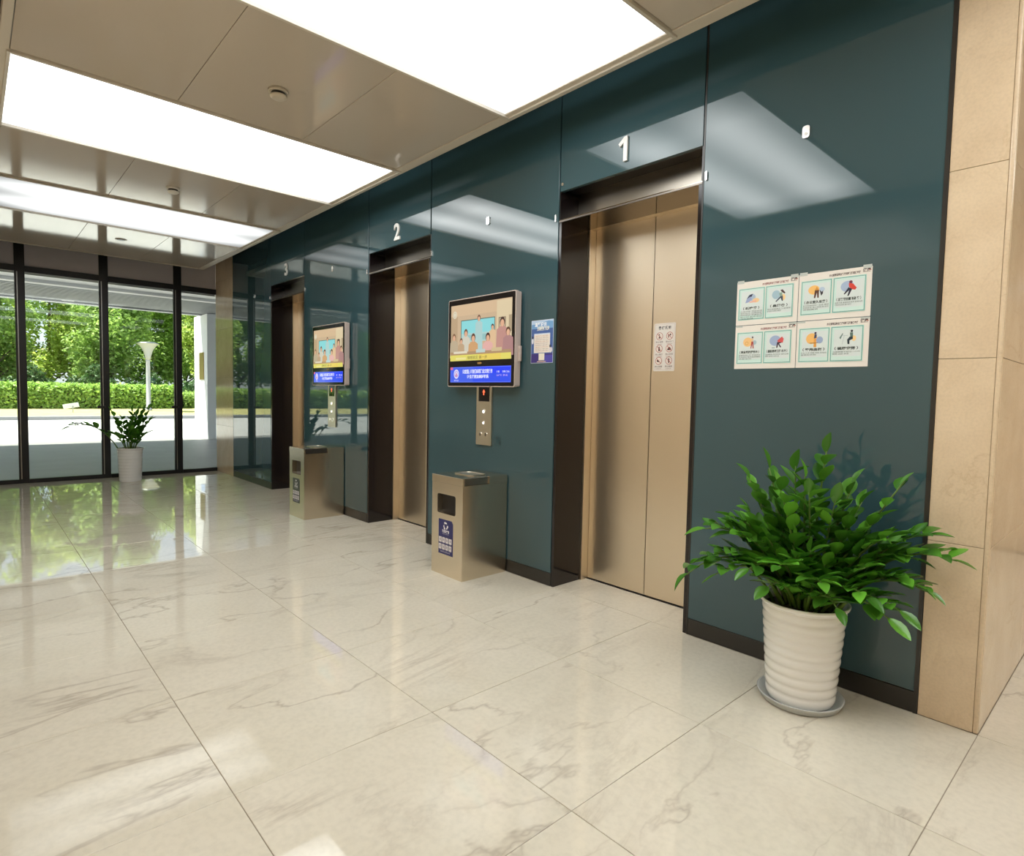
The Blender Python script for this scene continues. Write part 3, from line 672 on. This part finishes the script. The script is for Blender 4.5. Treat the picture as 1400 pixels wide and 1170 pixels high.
# ------------------------------------------------------------------ posters
def sheet(name, x0, x1, z0, z1, y, col, lab, cat, grp=None, rad=.002):
    t = tag(empty(name, ((x0+x1)/2, y, z0)), lab, cat, grp); w = x1-x0; h = z1-z0
    bm = bmesh.new(); plate(bm, rrect(-w/2, w/2, 0, h, rad, 3), -.0016, -.0004); obj('paper', bm, mat(name+'_paper', col, .3), t)
    return t, w, h
TEAL = '4f8f88'
def fig(a, kind, cx, cz, s):
    """little flat office figures"""
    A = lambda *p: [(cx+x*s, cz+z*s) for x, z in p]
    if kind == 0:
        a.disc(cx, cz+.1*s, .42*s, .34*s, 'a9bfd6').disc(cx+.45*s, cz-.22*s, .35*s, .22*s, 'f2cf9a'); a.poly(A((-.5, .0), (-.2, .36), (.15, .46), (.0, .18), (-.3, .05)), '2c2b44')
        a.poly(A((-.62, -.42), (-.5, -.02), (-.1, .2), (.05, -.1), (-.25, -.35)), '9aa9cf'); a.poly(A((-.2, -.3), (.5, -.2), (.5, -.4), (-.2, -.42)), 'efb9a2')
    elif kind == 1:
        a.disc(cx-.3*s, cz+.1*s, .4*s, .42*s, 'a5c3d2'); a.disc(cx+.4*s, cz-.2*s, .2*s, .3*s, 'f3d39a'); a.poly(A((.1, .5), (.3, .55), (.6, .2), (.5, .12), (.25, .3)), '4a3230')
        a.poly(A((.0, .2), (.25, .3), (.35, -.1), (.1, -.12)), '8aa597'); a.poly(A((.1, -.1), (.35, -.08), (.38, -.55), (.28, -.55), (.15, -.25), (-.25, -.6), (-.35, -.55)), '3c4d63')
    elif kind == 2:
        a.disc(cx-.2*s, cz+.15*s, .5*s, .42*s, 'f3c374').disc(cx+.5*s, cz+.15*s, .25*s, .2*s, 'b7cbe0'); a.poly(A((-.12, .1), (.05, .45), (.25, .1)), 'dd9a3e'); a.poly(A((-.12, .1), (.25, .1), (.25, -.6), (.13, -.6), (.07, -.1), (-.05, -.6), (-.18, -.6)), '5c3626')
        a.poly(A((.3, .12), (.5, -.1), (.62, .05), (.6, -.25), (.45, -.45), (.38, -.2)), '3a3a42')
    elif kind == 3:
        a.disc(cx-.15*s, cz+.15*s, .55*s, .48*s, 'a9bcd8'); a.disc(cx+.12*s, cz+.5*s, .14*s, .14*s, '6b3048'); a.poly(A((-.05, .42), (.3, .35), (.62, -.05), (.5, -.22), (.2, -.15), (-.02, .1)), 'd94334')
        a.poly(A((-.05, .05), (.25, -.12), (.0, -.7), (-.12, -.7), (.02, -.2), (-.35, -.55), (-.42, -.5)), '23233a')
    elif kind == 4:
        a.disc(cx-.2*s, cz+.05*s, .48*s, .46*s, 'f4c88a'); a.ring(cx-.3*s, cz-.08*s, .18*s, .05*s, 'd9a44c'); a.disc(cx+.5*s, cz-.02*s, .2*s, .22*s, 'a9c3cf'); a.disc(cx+.28*s, cz+.5*s, .08*s, .09*s, '3a3038')
        a.poly(A((.15, .4), (.38, .4), (.36, .05), (.2, .05)), 'e8c9a8'); a.poly(A((.18, .08), (.36, .08), (.44, -.6), (.34, -.6), (.28, -.15), (.18, -.6), (.1, -.6)), 'b5443c')
    elif kind == 5:
        a.disc(cx-.2*s, cz+.05*s, .55*s, .5*s, 'a3b5d6'); a.poly(A((.0, .05), (.45, .42), (.62, .2), (.55, -.18), (.1, -.12)), 'd8575a'); a.poly(A((.0, -.1), (.5, -.14), (.2, -.25), (.42, -.6), (.3, -.62), (.1, -.3), (.05, -.65), (-.08, -.65)), '3e2a3e')
        a.rect(cx-.5*s, cx-.2*s, cz-.68*s, cz-.6*s, '8fa0a8')
    elif kind == 6:
        a.disc(cx-.2*s, cz+.05*s, .5*s, .5*s, 'f5c173').disc(cx+.5*s, cz-.1*s, .3*s, .32*s, '9fb2d4'); a.disc(cx+.12*s, cz+.55*s, .1*s, .1*s, '2c2c44'); a.poly(A((.05, .45), (.25, .42), (.22, .1), (.0, .05)), '3d4668')
        a.poly(A((.0, .05), (.2, .05), (.25, -.75), (.0, -.75)), 'e9a24a'); a.rect(cx-.35*s, cx+.35*s, cz-.38*s, cz-.33*s, '9a6a3a')
    else:
        a.disc(cx+.6*s, cz-.1*s, .18*s, .25*s, 'f3d49a'); a.poly(A((-.6, .0), (-.35, .4), (-.3, .35), (-.5, -.15)), '6f8a88'); a.disc(cx+.4*s, cz+.55*s, .1*s, .11*s, '2b3338'); a.poly(A((.25, .42), (.5, .42), (.52, .05), (.3, .05)), '5f7a70')
        a.poly(A((.5, .05), (.25, .05), (.05, -.2), (.1, -.6), (.25, -.6), (.25, -.28), (.52, -.15)), '1f3440'); a.rect(cx-.35*s, cx+.1*s, cz+.15*s, cz+.19*s, 'b5c2c8'); a.line(cx-.2*s, cz+.15*s, cx-.35*s, cz-.6*s, .02*s, '9aa8b0')
PT = [('颈椎病', '久坐伏案 颈部前倾|定时抬头 远眺放松|转动颈部 舒缓肌肉|每小时 起身活动|热敷按摩 缓解酸痛', '肩周炎', '保持坐姿端正 少提重物|避免受凉 适度拉伸锻炼', 0, 1),
      ('办公室久坐病', '长时间保持同一坐姿 腰部|肌肉紧张 每小时起身活动|伸展腰背', '正确搬抬重物姿 势', '屈膝下蹲 重物贴近身体 缓慢站起|不要突然扭转 量力而行', 2, 3),
      ('职业紧张调节法', '合理安排工作 劳逸结合|学会倾诉 保持良好睡眠|适度运动', '腰肌劳损预防 办法', '加强腰背 肌肉锻炼 保持正确|姿势 避免久坐久站', 4, 5),
      ('静脉曲张', '久站 久坐 抬腿 放松 多走动|穿宽松衣物', '视屏疲劳', '注视屏幕不超过一小时|眨眼 远眺 休息', 6, 7)]
PX = [(-1.556, -1.2405), (-1.2375, -.918)]; PZ = [(1.7395, 1.964), (1.512, 1.7365)]
pos = ['upper left', 'upper right', 'lower left', 'lower right']
what = ['a slumped figure and a walking woman', 'a man with a dog and a person in red', 'a man beside a coin and a crouching red figure', 'a person on a stool and a person at a desk']
for k in range(4):
    x0, x1 = PX[k % 2]; z0, z1 = PZ[k // 2]
    t, w, h = sheet('poster', x0, x1, z0, z1, 0, (.84, .80, .75), '%s white poster, showing %s' % (pos[k], what[k]), 'poster', 'white posters on the nearest glass panel')
    a = Art()
    t1, b1, t2, b2, f1, f2 = PT[k]
    a.text('办公室常见职业健康问题预防宣传海报', w*.14, h*.885, .0085, '8a4a4a' if k % 2 == 0 else '4a3a3a', w=w*.42, bold=.05)
    a.text('健康', w*.43, h*.905, .012, '3a3236', bold=.04); a.line(w*.38, h*.895, w*.475, h*.895, .0014, '6a5a50'); a.line(w*.455, h*.93, w*.485, h*.925, .004, 'b06a5a')
    for (u0, u1, tt, bb, ff) in ((-.455, -.035, t1, b1, f1), (.0, .42, t2, b2, f2)):
        X0, X1 = u0*w, u1*w; Z0, Z1 = h*.13, h*.83; cx = (X0+X1)/2
        a.rect(X0-.003, X1+.003, Z0-.003, Z1+.003, 'a9ddd4'); a.rect(X0, X1, Z0, Z1, TEAL); a.rect(X0+.0022, X1-.0022, Z0+.0022, Z1-.0022, 'cfeae4'); a.rect(X0+.012, X1-.006, Z0+.02, Z1-.012, 'dbe6e6')
        fig(a, ff, cx, Z0+(Z1-Z0)*.68, .052)
        a.text('（ '+tt+' ）', cx, Z0+(Z1-Z0)*.33, .0105, '3c4a48', bold=.05, w=min(.105, .014*len(tt)+.045))
        for i, ln in enumerate(bb.split('|')): a.text(ln, X0+.008, Z0+(Z1-Z0)*.245-i*.0095, .0056, '6a7a78', align='LEFT', w=(X1-X0-.016)*(1 if i < len(bb.split('|'))-1 else .6))
    a.build('print', t, (0, -.0017, 0), M['print'])
    for u in (-1, 1):
        bm = bmesh.new(); bx(bm, u*(w/2-.02)-.018, u*(w/2-.02)+.018, -.0021, -.0017, h-.008, h+.008 if k < 2 else h+.0005); obj('tape', bm, mat('clear_tape', (.55, .6, .58), .15), t)
t, w, h = sheet('notice', -3.113, -2.893, 1.581, 1.886, 0, (.62, .68, .8), 'blue notice on the glass right of the nearer wall screen', 'notice')
a = Art()
a.rect(-w/2+.003, w/2-.003, .003, h-.003, '3f5fa0'); a.rect(-w/2+.003, w/2-.003, h*.80, h-.003, '6f9fd0'); a.rect(-w/2+.003, w/2-.003, .003, h*.22, '3a2f78'); a.rect(.02, w/2-.003, .003, h*.18, '4a46a8')
a.poly([(-w/2+.003, h*.9), (w*.3, h*.97), (w/2-.003, h*.95), (w/2-.003, h-.003), (-w/2+.003, h-.003)], 'b8d0ea')
a.text('温馨提示', -.015, h*.86, .022, 'f2f6ff', bold=.05); a.text('文明乘梯须知', .01, h*.765, .022, 'f2f2e8', bold=.05, w=w*.55)
a.rect(-w*.36, w*.36, h*.24, h*.68, 'ece4da'); a.rect(-w*.36, w*.36, h*.665, h*.69, 'c8d8f0')
for i in range(9): a.text('请有序排队先下后上 注意安全 文明礼让', 0, h*.62-i*h*.043, .0066, '8a7c86' if i % 3 else 'b07a6a', w=w*.60)
a.disc(-w*.42, h*.52, .010, .022, 'e2e6ee'); a.disc(-w*.43, h*.60, .008, .010, '28304a'); a.disc(w*.40, h*.30, .016, .02, 'dcd6de'); a.disc(w*.38, h*.385, .009, .011, '28304a')
a.rect(-w*.13, w*.13, h*.065, h*.225, 'e8e2d2'); a.rect(-w*.2, w*.2, h*.025, h*.045, 'd8b8a8')
a.build('print', t, (0, -.0017, 0), M['print'])
bm = bmesh.new()
t, w, h = sheet('door_sign', -2.306, -2.146, 1.527, 1.839, .3538, (.84, .80, .76), 'white prohibition sign with six red circles on the nearest lift door', 'sign', None, .008)
a = Art(); a.box_line(-w/2+.008, w/2-.008, .008, h-.008, .001, 'c9a8a0')
a.text('乘 梯 须 知', 0, h*.875, .017, '3a4048', bold=.05, w=w*.58)
icons = ['禁止倚靠', '禁止扒门', '禁止拍打', '禁止吸烟', '禁止超载', '禁止蹦跳']
for i in range(6):
    cx = (-.24, .24)[i % 2]*w; cz = h*(.73, .47, .215)[i//2]
    a.disc(cx, cz, .0255, .0255, 'b5584e'); a.disc(cx, cz, .0225, .0225, 'efe4dc')
    if i == 0: a.poly([(cx-.008, cz-.014), (cx+.006, cz-.014), (cx+.001, cz+.008)], '4a3a3a'); a.disc(cx-.002, cz+.011, .004, .004, '4a3a3a')
    elif i == 1: a.disc(cx+.005, cz+.008, .006, .006, '6a4a48'); a.rect(cx-.012, cx-.004, cz-.012, cz+.008, '8a6a64')
    elif i == 2: a.rect(cx-.005, cx+.005, cz-.016, cz+.006, '3a2a2a'); a.disc(cx, cz+.010, .004, .004, '3a2a2a')
    elif i == 3: a.rect(cx-.014, cx+.014, cz-.012, cz-.002, '4a3434'); a.disc(cx, cz+.0, .009, .008, '4a3434')
    elif i == 4: a.poly([(cx-.014, cz+.006), (cx-.002, cz+.006), (cx+.004, cz-.008), (cx-.012, cz-.006)], '2a2226')
    else: a.rect(cx-.004, cx+.004, cz-.015, cz+.008, '3a2a2a'); a.rect(cx-.009, cx+.006, cz+.003, cz+.008, '3a2a2a'); a.disc(cx, cz+.013, .004, .004, '3a2a2a')
    a.line(cx-.016, cz+.016, cx+.016, cz-.016, .0035, 'b5584e')
    a.text(icons[i], cx, cz-.042, .0095, '6a4a48', w=.055)
    a.text('注意安全', cx, cz-.054, .005, 'a08078', w=.044)
a.build('print', t, (0, -.0017, 0), M['print'])

# ------------------------------------------------------------------ litter bins
def bin_(cx, y_front, lab, label_col, words, wtop):
    D = -y_front-.010; w = .378; hw = w/2; H = .745
    t = tag(empty('litter_bin', (cx, y_front, 0)), lab, 'bin', 'steel litter bins')
    # body: hollow front with the rounded mouth cut through
    bm = bmesh.new()
    o = [(-hw, .0), (hw, .0), (hw, H-.055), (-hw, H-.055)]
    ho = rrect(-.120, .105, .462, .607, .016, 4)
    def ring_verts(pts, y): return [bm.verts.new((x, y, z)) for x, z in pts]
    N = len(ho)
    def onrect(i):
        x, z = ho[i]; ccx, ccz = -.0075, .535; dx, dz = x-ccx, z-ccz
        k = min((((hw if dx > 0 else -hw)-ccx)/dx) if abs(dx) > 1e-6 else 1e9, (((H-.055 if dz > 0 else 0)-ccz)/dz) if abs(dz) > 1e-6 else 1e9)
        return (ccx+dx*k, ccz+dz*k)
    inner = ring_verts(ho, 0); deep = ring_verts(ho, .05); oo = ring_verts([onrect(i) for i in range(N)], 0)
    for i in range(N):
        j = (i+1) % N
        bm.faces.new((oo[i], oo[j], inner[j], inner[i])); bm.faces.new((inner[i], inner[j], deep[j], deep[i]))
    # front corners
    cs = [bm.verts.new((x, 0, z)) for x, z in o]
    def side(v): 
        if abs(v.co.x-hw) < 1e-5: return 'r'
        if abs(v.co.x+hw) < 1e-5: return 'l'
        return 't' if v.co.z > .4 else 'b'
    for i in range(N):
        j = (i+1) % N; a_, b_ = side(oo[i]), side(oo[j])
        if {a_, b_} == {'l', 'r'}:
            lo = oo[i].co.z+oo[j].co.z < 1.07
            ca, cb = (cs[0], cs[1]) if lo else (cs[3], cs[2])
            if a_ == 'r': ca, cb = cb, ca
            bm.faces.new((oo[i], ca, cb, oo[j]))
        elif a_ != b_:
            key = {frozenset('rt'): 2, frozenset('tl'): 3, frozenset('lb'): 0, frozenset('br'): 1}.get(frozenset(a_+b_))
            if key is not None: bm.faces.new((oo[i], cs[key], oo[j]))
    bk = [bm.verts.new((x, D, z)) for x, z in o]
    for i, j in ((0, 1), (1, 2), (2, 3), (3, 0)): bm.faces.new((cs[i], cs[j], bk[j], bk[i]))
    bm.faces.new(bk); bmesh.ops.recalc_face_normals(bm, faces=bm.faces)
    obj('body', bm, M['steel'], t)
    bm = bmesh.new(); bx(bm, -.125, .11, .05, .055, .455, .612); obj('mouth', bm, M['seam'], t)
    # lid: shallow cap with an ash tray sunk in the top and a dark grip recess on its side
    bm = bmesh.new(); z0, z1 = H-.054, H
    bx(bm, -hw-.002, hw-.012, -.002, D+.0, z0, z1, .0015)
    bx(bm, hw-.012, hw+.002, -.002, .012, z0, z1); bx(bm, hw-.012, hw+.002, D*.58, D, z0, z1)
    obj('lid', bm, M['steel'], t)
    bm = bmesh.new(); bx(bm, hw-.0118, hw-.008, .013, D*.575, z0+.002, z1-.003); obj('grip', bm, M['black_metal'] if wtop else M['slot'], t)
    bm = bmesh.new(); rr = rrect(-.11, .11, -.08, .08, .04, 6)
    vo = [bm.verts.new((x, D*.5+y, H+.006)) for x, y in rr]; vi = [bm.verts.new((x*.92, D*.5+y*.9, H+.006)) for x, y in rr]; vd = [bm.verts.new((x*.9, D*.5+y*.88, H+.001)) for x, y in rr]; vb = [bm.verts.new((x, D*.5+y, H+.0005)) for x, y in rr]
    for A_, B_ in ((vb, vo), (vo, vi), (vi, vd)):
        for i in range(len(rr)): j = (i+1) % len(rr); bm.faces.new((A_[i], A_[j], B_[j], B_[i]))
    bm.faces.new(vd); bmesh.ops.recalc_face_normals(bm, faces=bm.faces); obj('ash_tray', bm, M['panel_steel'], t)
    bm = bmesh.new(); lx0, lx1, lz0, lz1 = -.098, .078, .158, .418
    plate(bm, [(lx0, lz0), (lx1, lz0), (lx1, lz1-.022), (lx1-.018, lz1), (lx0, lz1)], -.0016, -.0004); lb = obj('label', bm, mat('bin_label_film', lin(label_col), .3), t)
    a = Art(); cx_ = (lx0+lx1)/2
    # three chasing arrows
    for q in range(3):
        an = math.radians(90+120*q); ca, sa = math.cos(an), math.sin(an)
        rot = lambda x, z: (cx_+(x*ca-z*sa), .372+(x*sa+z*ca))
        a.poly([rot(x, z) for x, z in ((.013, -.017), (.027, -.012), (.027, .006), (.033, .006), (.022, .021), (.010, .010), (.016, .008), (.016, -.006))], 'f4f2f6')
    a.text(words[0], cx_, .322, .018, 'f0eef6', bold=.04, w=.085); a.text(words[1], cx_, .309, .007, 'c9c6dc', w=.075)
    for r_ in range(2):
        for c_ in range(4):
            x = lx0+.006+c_*.0418; z = (.245, .193)[r_]
            a.rect(x, x+.034, z, z+.040, 'e4dfe2'); 
            [a.disc(x+.017, z+.022, .008, .010, '8f8aa0'), a.rect(x+.010, x+.024, z+.012, z+.030, '9a94a8')][(c_+r_) % 2] if False else None
            if (c_+r_) % 2: a.disc(x+.017, z+.022, .008, .010, 'a7a2b4')
            else: a.rect(x+.010, x+.024, z+.012, z+.030, 'aaa4b2')
            a.line(x+.004, z-.005, x+.030, z-.005, .003, '8a86b0')
    a.text('请按照标识分类投放垃圾', cx_, .173, .0085, 'd8d4e8', w=.12)
    a.build('print', lb, (0, -.0017, 0), M['print'])
bin_(-3.523, -.432, 'steel litter bin with a blue recycling label, below the nearer wall screen', '#2b2c66', ('可回收物', 'Recyclable'), False)
bin_(-6.190, -.455, 'steel litter bin with a dark grey label, below the farther wall screen', '#3f4640', ('其他垃圾', 'Residual Waste'), True)

# ------------------------------------------------------------------ ceiling detectors
def detector(x, y, r, lab, m):
    t = tag(empty('smoke_detector', (x, y, HC)), lab, 'smoke detector', 'detectors on the ceiling')
    bm = bmesh.new(); lathe(bm, [(r*.92, -.0005), (r, -.004), (r, -.014), (r*.9, -.018)], 28); obj('base', bm, m, t, smooth=False)
    bm = bmesh.new(); lathe(bm, [(r*.72, -.0185), (r*.74, -.026), (r*.74, -.034)], 24); obj('vent_band', bm, M['black_metal'], t)
    bm = bmesh.new(); lathe(bm, [(r*.84, -.0345), (r*.84, -.042), (r*.62, -.052), (r*.25, -.056), (.001, -.057)], 28); obj('head', bm, m, t, smooth=False)
dm = mat('cream_detector', (.58, .52, .42), .4)
detector(-3.735, -1.585, .058, 'round smoke detector on the ceiling between the first two light panels', dm)
detector(-6.19, -1.60, .055, 'round smoke detector between the second and the farthest light panel', M['white_plastic'])
t = tag(empty('sprinkler_cover', (-8.80, -1.585, HC)), 'flat dark round cover in the ceiling between the farthest light panel and the window', 'sprinkler cover')
bm = bmesh.new(); lathe(bm, [(.062, -.0005), (.06, -.006)], 28); obj('rim', bm, dm, t)
bm = bmesh.new(); lathe(bm, [(.046, -.0061), (.044, -.009), (.001, -.0095)], 28); obj('plug', bm, M['black_metal'], t)

# ------------------------------------------------------------------ potted plants
def leaf_mesh(L, Wd, droop):
    bm = bmesh.new(); rows = []
    for i, (u, w) in enumerate(((0, .06), (.14, .55), (.34, .95), (.56, 1.0), (.78, .68), (.92, .32), (1, .03))):
        z = -droop*u*u*L; hw = w*Wd/2
        rows.append([bm.verts.new((u*L, -hw, z+hw*.42)), bm.verts.new((u*L, 0, z)), bm.verts.new((u*L, hw, z+hw*.42))])
    for a, b in zip(rows, rows[1:]):
        bm.faces.new((a[0], b[0], b[1], a[1])); bm.faces.new((a[1], b[1], b[2], a[2]))
    return mesh_of(bm, 'leaf', M['leaf'], True)
LEAF = [leaf_mesh(1, .50, .10), leaf_mesh(1, .56, .22), leaf_mesh(1, .46, .02)]
def stem(plant, base, tip, bow, n, L, rr, start=.30, acc=None):
    base, tip = Vector(base), Vector(tip)
    ctrl = base+(tip-base)*.42+Vector((0, 0, bow))
    B = lambda s: base*(1-s)**2+ctrl*2*s*(1-s)+tip*s*s
    T = lambda s: ((ctrl-base)*2*(1-s)+(tip-ctrl)*2*s).normalized()
    bm = bmesh.new(); pts = [B(i/8) for i in range(9)]; tube(bm, pts, [.0085-.006*i/8 for i in range(9)], 6)
    so = obj('stem', bm, M['stem'], plant, smooth=True)
    for i in range(n):
        s = start+(1-start)*(i//2*2+(.35 if i % 2 else 0))/max(1, n-1); s = min(s, .985)
        t = T(s); out = t.cross(Vector((0, 0, 1)))
        if out.length < .05: out = Vector((1, 0, 0))
        out.normalize()
        if i == n-1: d = t
        else: d = (t*rr.uniform(.45, .8)+out*(1 if i % 2 else -1)*rr.uniform(.75, 1.0)+Vector((0, 0, rr.uniform(.05, .45)))).normalized()
        upv = (Vector((0, 0, 1))+out*rr.uniform(-.35, .35)-t*rr.uniform(0, .5)).normalized()
        yv = upv.cross(d).normalized(); zv = d.cross(yv)
        k = L*rr.uniform(.8, 1.15)*(1-.25*abs(2*(i/max(1, n-1))-.9))
        p = B(s)
        mtx = Matrix(((d.x*k, yv.x*k, zv.x*k, p.x), (d.y*k, yv.y*k, zv.y*k, p.y), (d.z*k, yv.z*k, zv.z*k, p.z), (0, 0, 0, 1)))
        lm = LEAF[rr.randrange(3)]
        if acc is None: link('leaf', lm, so).matrix_local = mtx
        else: b2 = bmesh.new(); b2.from_mesh(lm); b2.transform(mtx); acc.append(b2)
# near plant: fluted white pot on a grey saucer
PC = (-1.045, -.262)
sa = tag(empty('plant_saucer', (PC[0], PC[1], 0)), 'round grey saucer on the floor under the nearer white plant pot', 'saucer')
bm = bmesh.new(); lathe(bm, [(.145, .001), (.164, .004), (.178, .030), (.180, .034), (.172, .034), (.158, .012), (.001, .010)], 40, cap1=False); obj('dish', bm, M['saucer'], sa, smooth=True)
pl = tag(empty('potted_plant', (PC[0], PC[1], .0125)), 'large glossy green plant in a ribbed white pot beside the four posters', 'potted plant', 'plants in white ribbed pots')
prof = [(.131, 0), (.137, .004)]
NR = 10; PH = .45
for i in range(NR*6+1):
    z = .006+(PH-.03)*i/(NR*6); r = .139+.033*(z/PH)
    ph = (i % 6)/6
    prof.append((r+.0062*math.sin(ph*math.pi)**.8-.002, z))
prof += [(.176, PH-.022), (.185, PH-.012), (.186, PH-.002), (.181, PH), (.173, PH-.004), (.169, PH-.04)]
bm = bmesh.new(); lathe(bm, prof, 48, cap1=False); obj('pot', bm, M['ceramic'], pl, smooth=True)
bm = bmesh.new(); lathe(bm, [(.168, PH-.06), (.167, PH-.045), (.10, PH-.03), (.001, PH-.028)], 32); obj('soil', bm, M['soil'], pl, smooth=True)
rr = random.Random(11)
# tips: across the view (right +), towards the viewer, height above the floor
VR = Vector((.935, .354, 0)); VF = Vector((.354, -.935, 0))
tips = [(.06, -.02, 1.13, .10, 15), (-.06, .02, 1.06, .10, 14), (-.12, .10, .98, .12, 14), (.00, .12, .96, .10, 14), (.10, .10, .93, .12, 14), (-.20, .00, .90, .14, 13),
        (.375, -.03, 1.03, .06, 12), (.20, .06, .93, .10, 14), (.30, .10, .80, .16, 15), (.46, .02, .82, .22, 16), (.53, .10, .735, .26, 16), (.40, .16, .63, .20, 14),
        (-.31, .02, .80, .20, 14), (-.43, .06, .74, .26, 15), (-.40, .14, .63, .24, 14), (-.50, .10, .52, .30, 15), (-.22, .22, .62, .20, 13), (-.10, .26, .66, .16, 13),
        (.06, .28, .62, .14, 12), (.22, .24, .58, .16, 13), (.34, .20, .53, .16, 11), (.28, -.10, .75, .2, 9)]
for (a, b, z, bow, n) in tips:
    tp = VR*a+VF*b+Vector((0, 0, z-.0125)); tp.y = min(tp.y, .09)
    bs = VR*(a*.22+rr.uniform(-.03, .03))+VF*(b*.25+rr.uniform(-.04, .04))+Vector((0, 0, PH-.05))
    stem(pl, bs, tp, bow, n, .132, rr, .22)
# the crowded small inner leaves, past the 300 largest
acc = []
for q in range(17):
    an = q*2.4; ra = .10+.16*(q % 5)/4
    tp = Vector((math.cos(an)*ra*1.25, min(.07, math.sin(an)*ra*.75-.03), .60+.30*((q*7) % 11)/11-.0125))
    stem(pl, (math.cos(an)*.06, math.sin(an)*.06, PH-.05), tp, .08, 12, .12, rr, .15, acc)
for (a, b, z, bow) in ((-.25, .03, .99, .12), (-.17, -.02, 1.04, .1), (.17, .0, 1.0, .1), (-.30, .10, .74, .2), (.38, .08, .72, .2), (.26, .05, .86, .12), (-.36, .16, .56, .22), (.30, .22, .50, .16), (-.02, .05, 1.02, .1), (.44, .12, .60, .2), (-.14, .24, .56, .14), (.12, .26, .52, .14)):
    tp = VR*a+VF*b+Vector((0, 0, z-.0125)); tp.y = min(tp.y, .07)
    stem(pl, VR*(a*.2)+VF*(b*.2)+Vector((0, 0, PH-.05)), tp, bow, 13, .132, rr, .25, acc)
big = bmesh.new()
for b2 in acc:
    me = bpy.data.meshes.new('t'); b2.to_mesh(me); b2.free(); big.from_mesh(me); bpy.data.meshes.remove(me)
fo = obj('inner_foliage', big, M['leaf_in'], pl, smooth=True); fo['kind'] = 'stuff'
# far plant by the window
PF = (-10.02, -1.315)
p2 = tag(empty('potted_plant', (PF[0], PF[1], 0)), 'dark leafy plant in a tall white pot in front of the window mullions', 'potted plant', 'plants in white ribbed pots')
prof = [(.132, 0), (.138, .004)]
for i in range(61):
    z = .006+.44*i/60; prof.append((.136+.022*(z/.48)+.003*math.sin((i % 6)/6*math.pi), z))
prof += [(.160, .452), (.172, .470), (.174, .480), (.168, .482), (.158, .478), (.154, .44)]
bm = bmesh.new(); lathe(bm, prof, 40, cap1=False); obj('pot', bm, M['ceramic'], p2, smooth=True)
bm = bmesh.new(); lathe(bm, [(.153, .42), (.152, .435), (.001, .45)], 28); obj('soil', bm, M['soil'], p2, smooth=True)
rr = random.Random(5)
for (y, x, z, bow, n) in ((-.70, .05, .80, .34, 13), (-.22, .0, 1.0, .12, 11), (-.12, .1, .92, .1, 10), (.03, .05, 1.00, .1, 11), (.10, -.05, .96, .1, 10), (.28, .0, 1.12, .10, 11), (.24, .1, .88, .14, 10), (-.05, .16, .80, .12, 9), (.12, .12, .76, .1, 9), (-.26, .1, .70, .16, 10), (.05, -.02, .88, .1, 10), (.17, .02, 1.02, .1, 11), (.0, .12, .72, .1, 9), (.20, .14, .70, .1, 9)):
    stem(p2, (x*.3, y*.18, .43), (x, y, z), bow, n, .15, rr, .25)
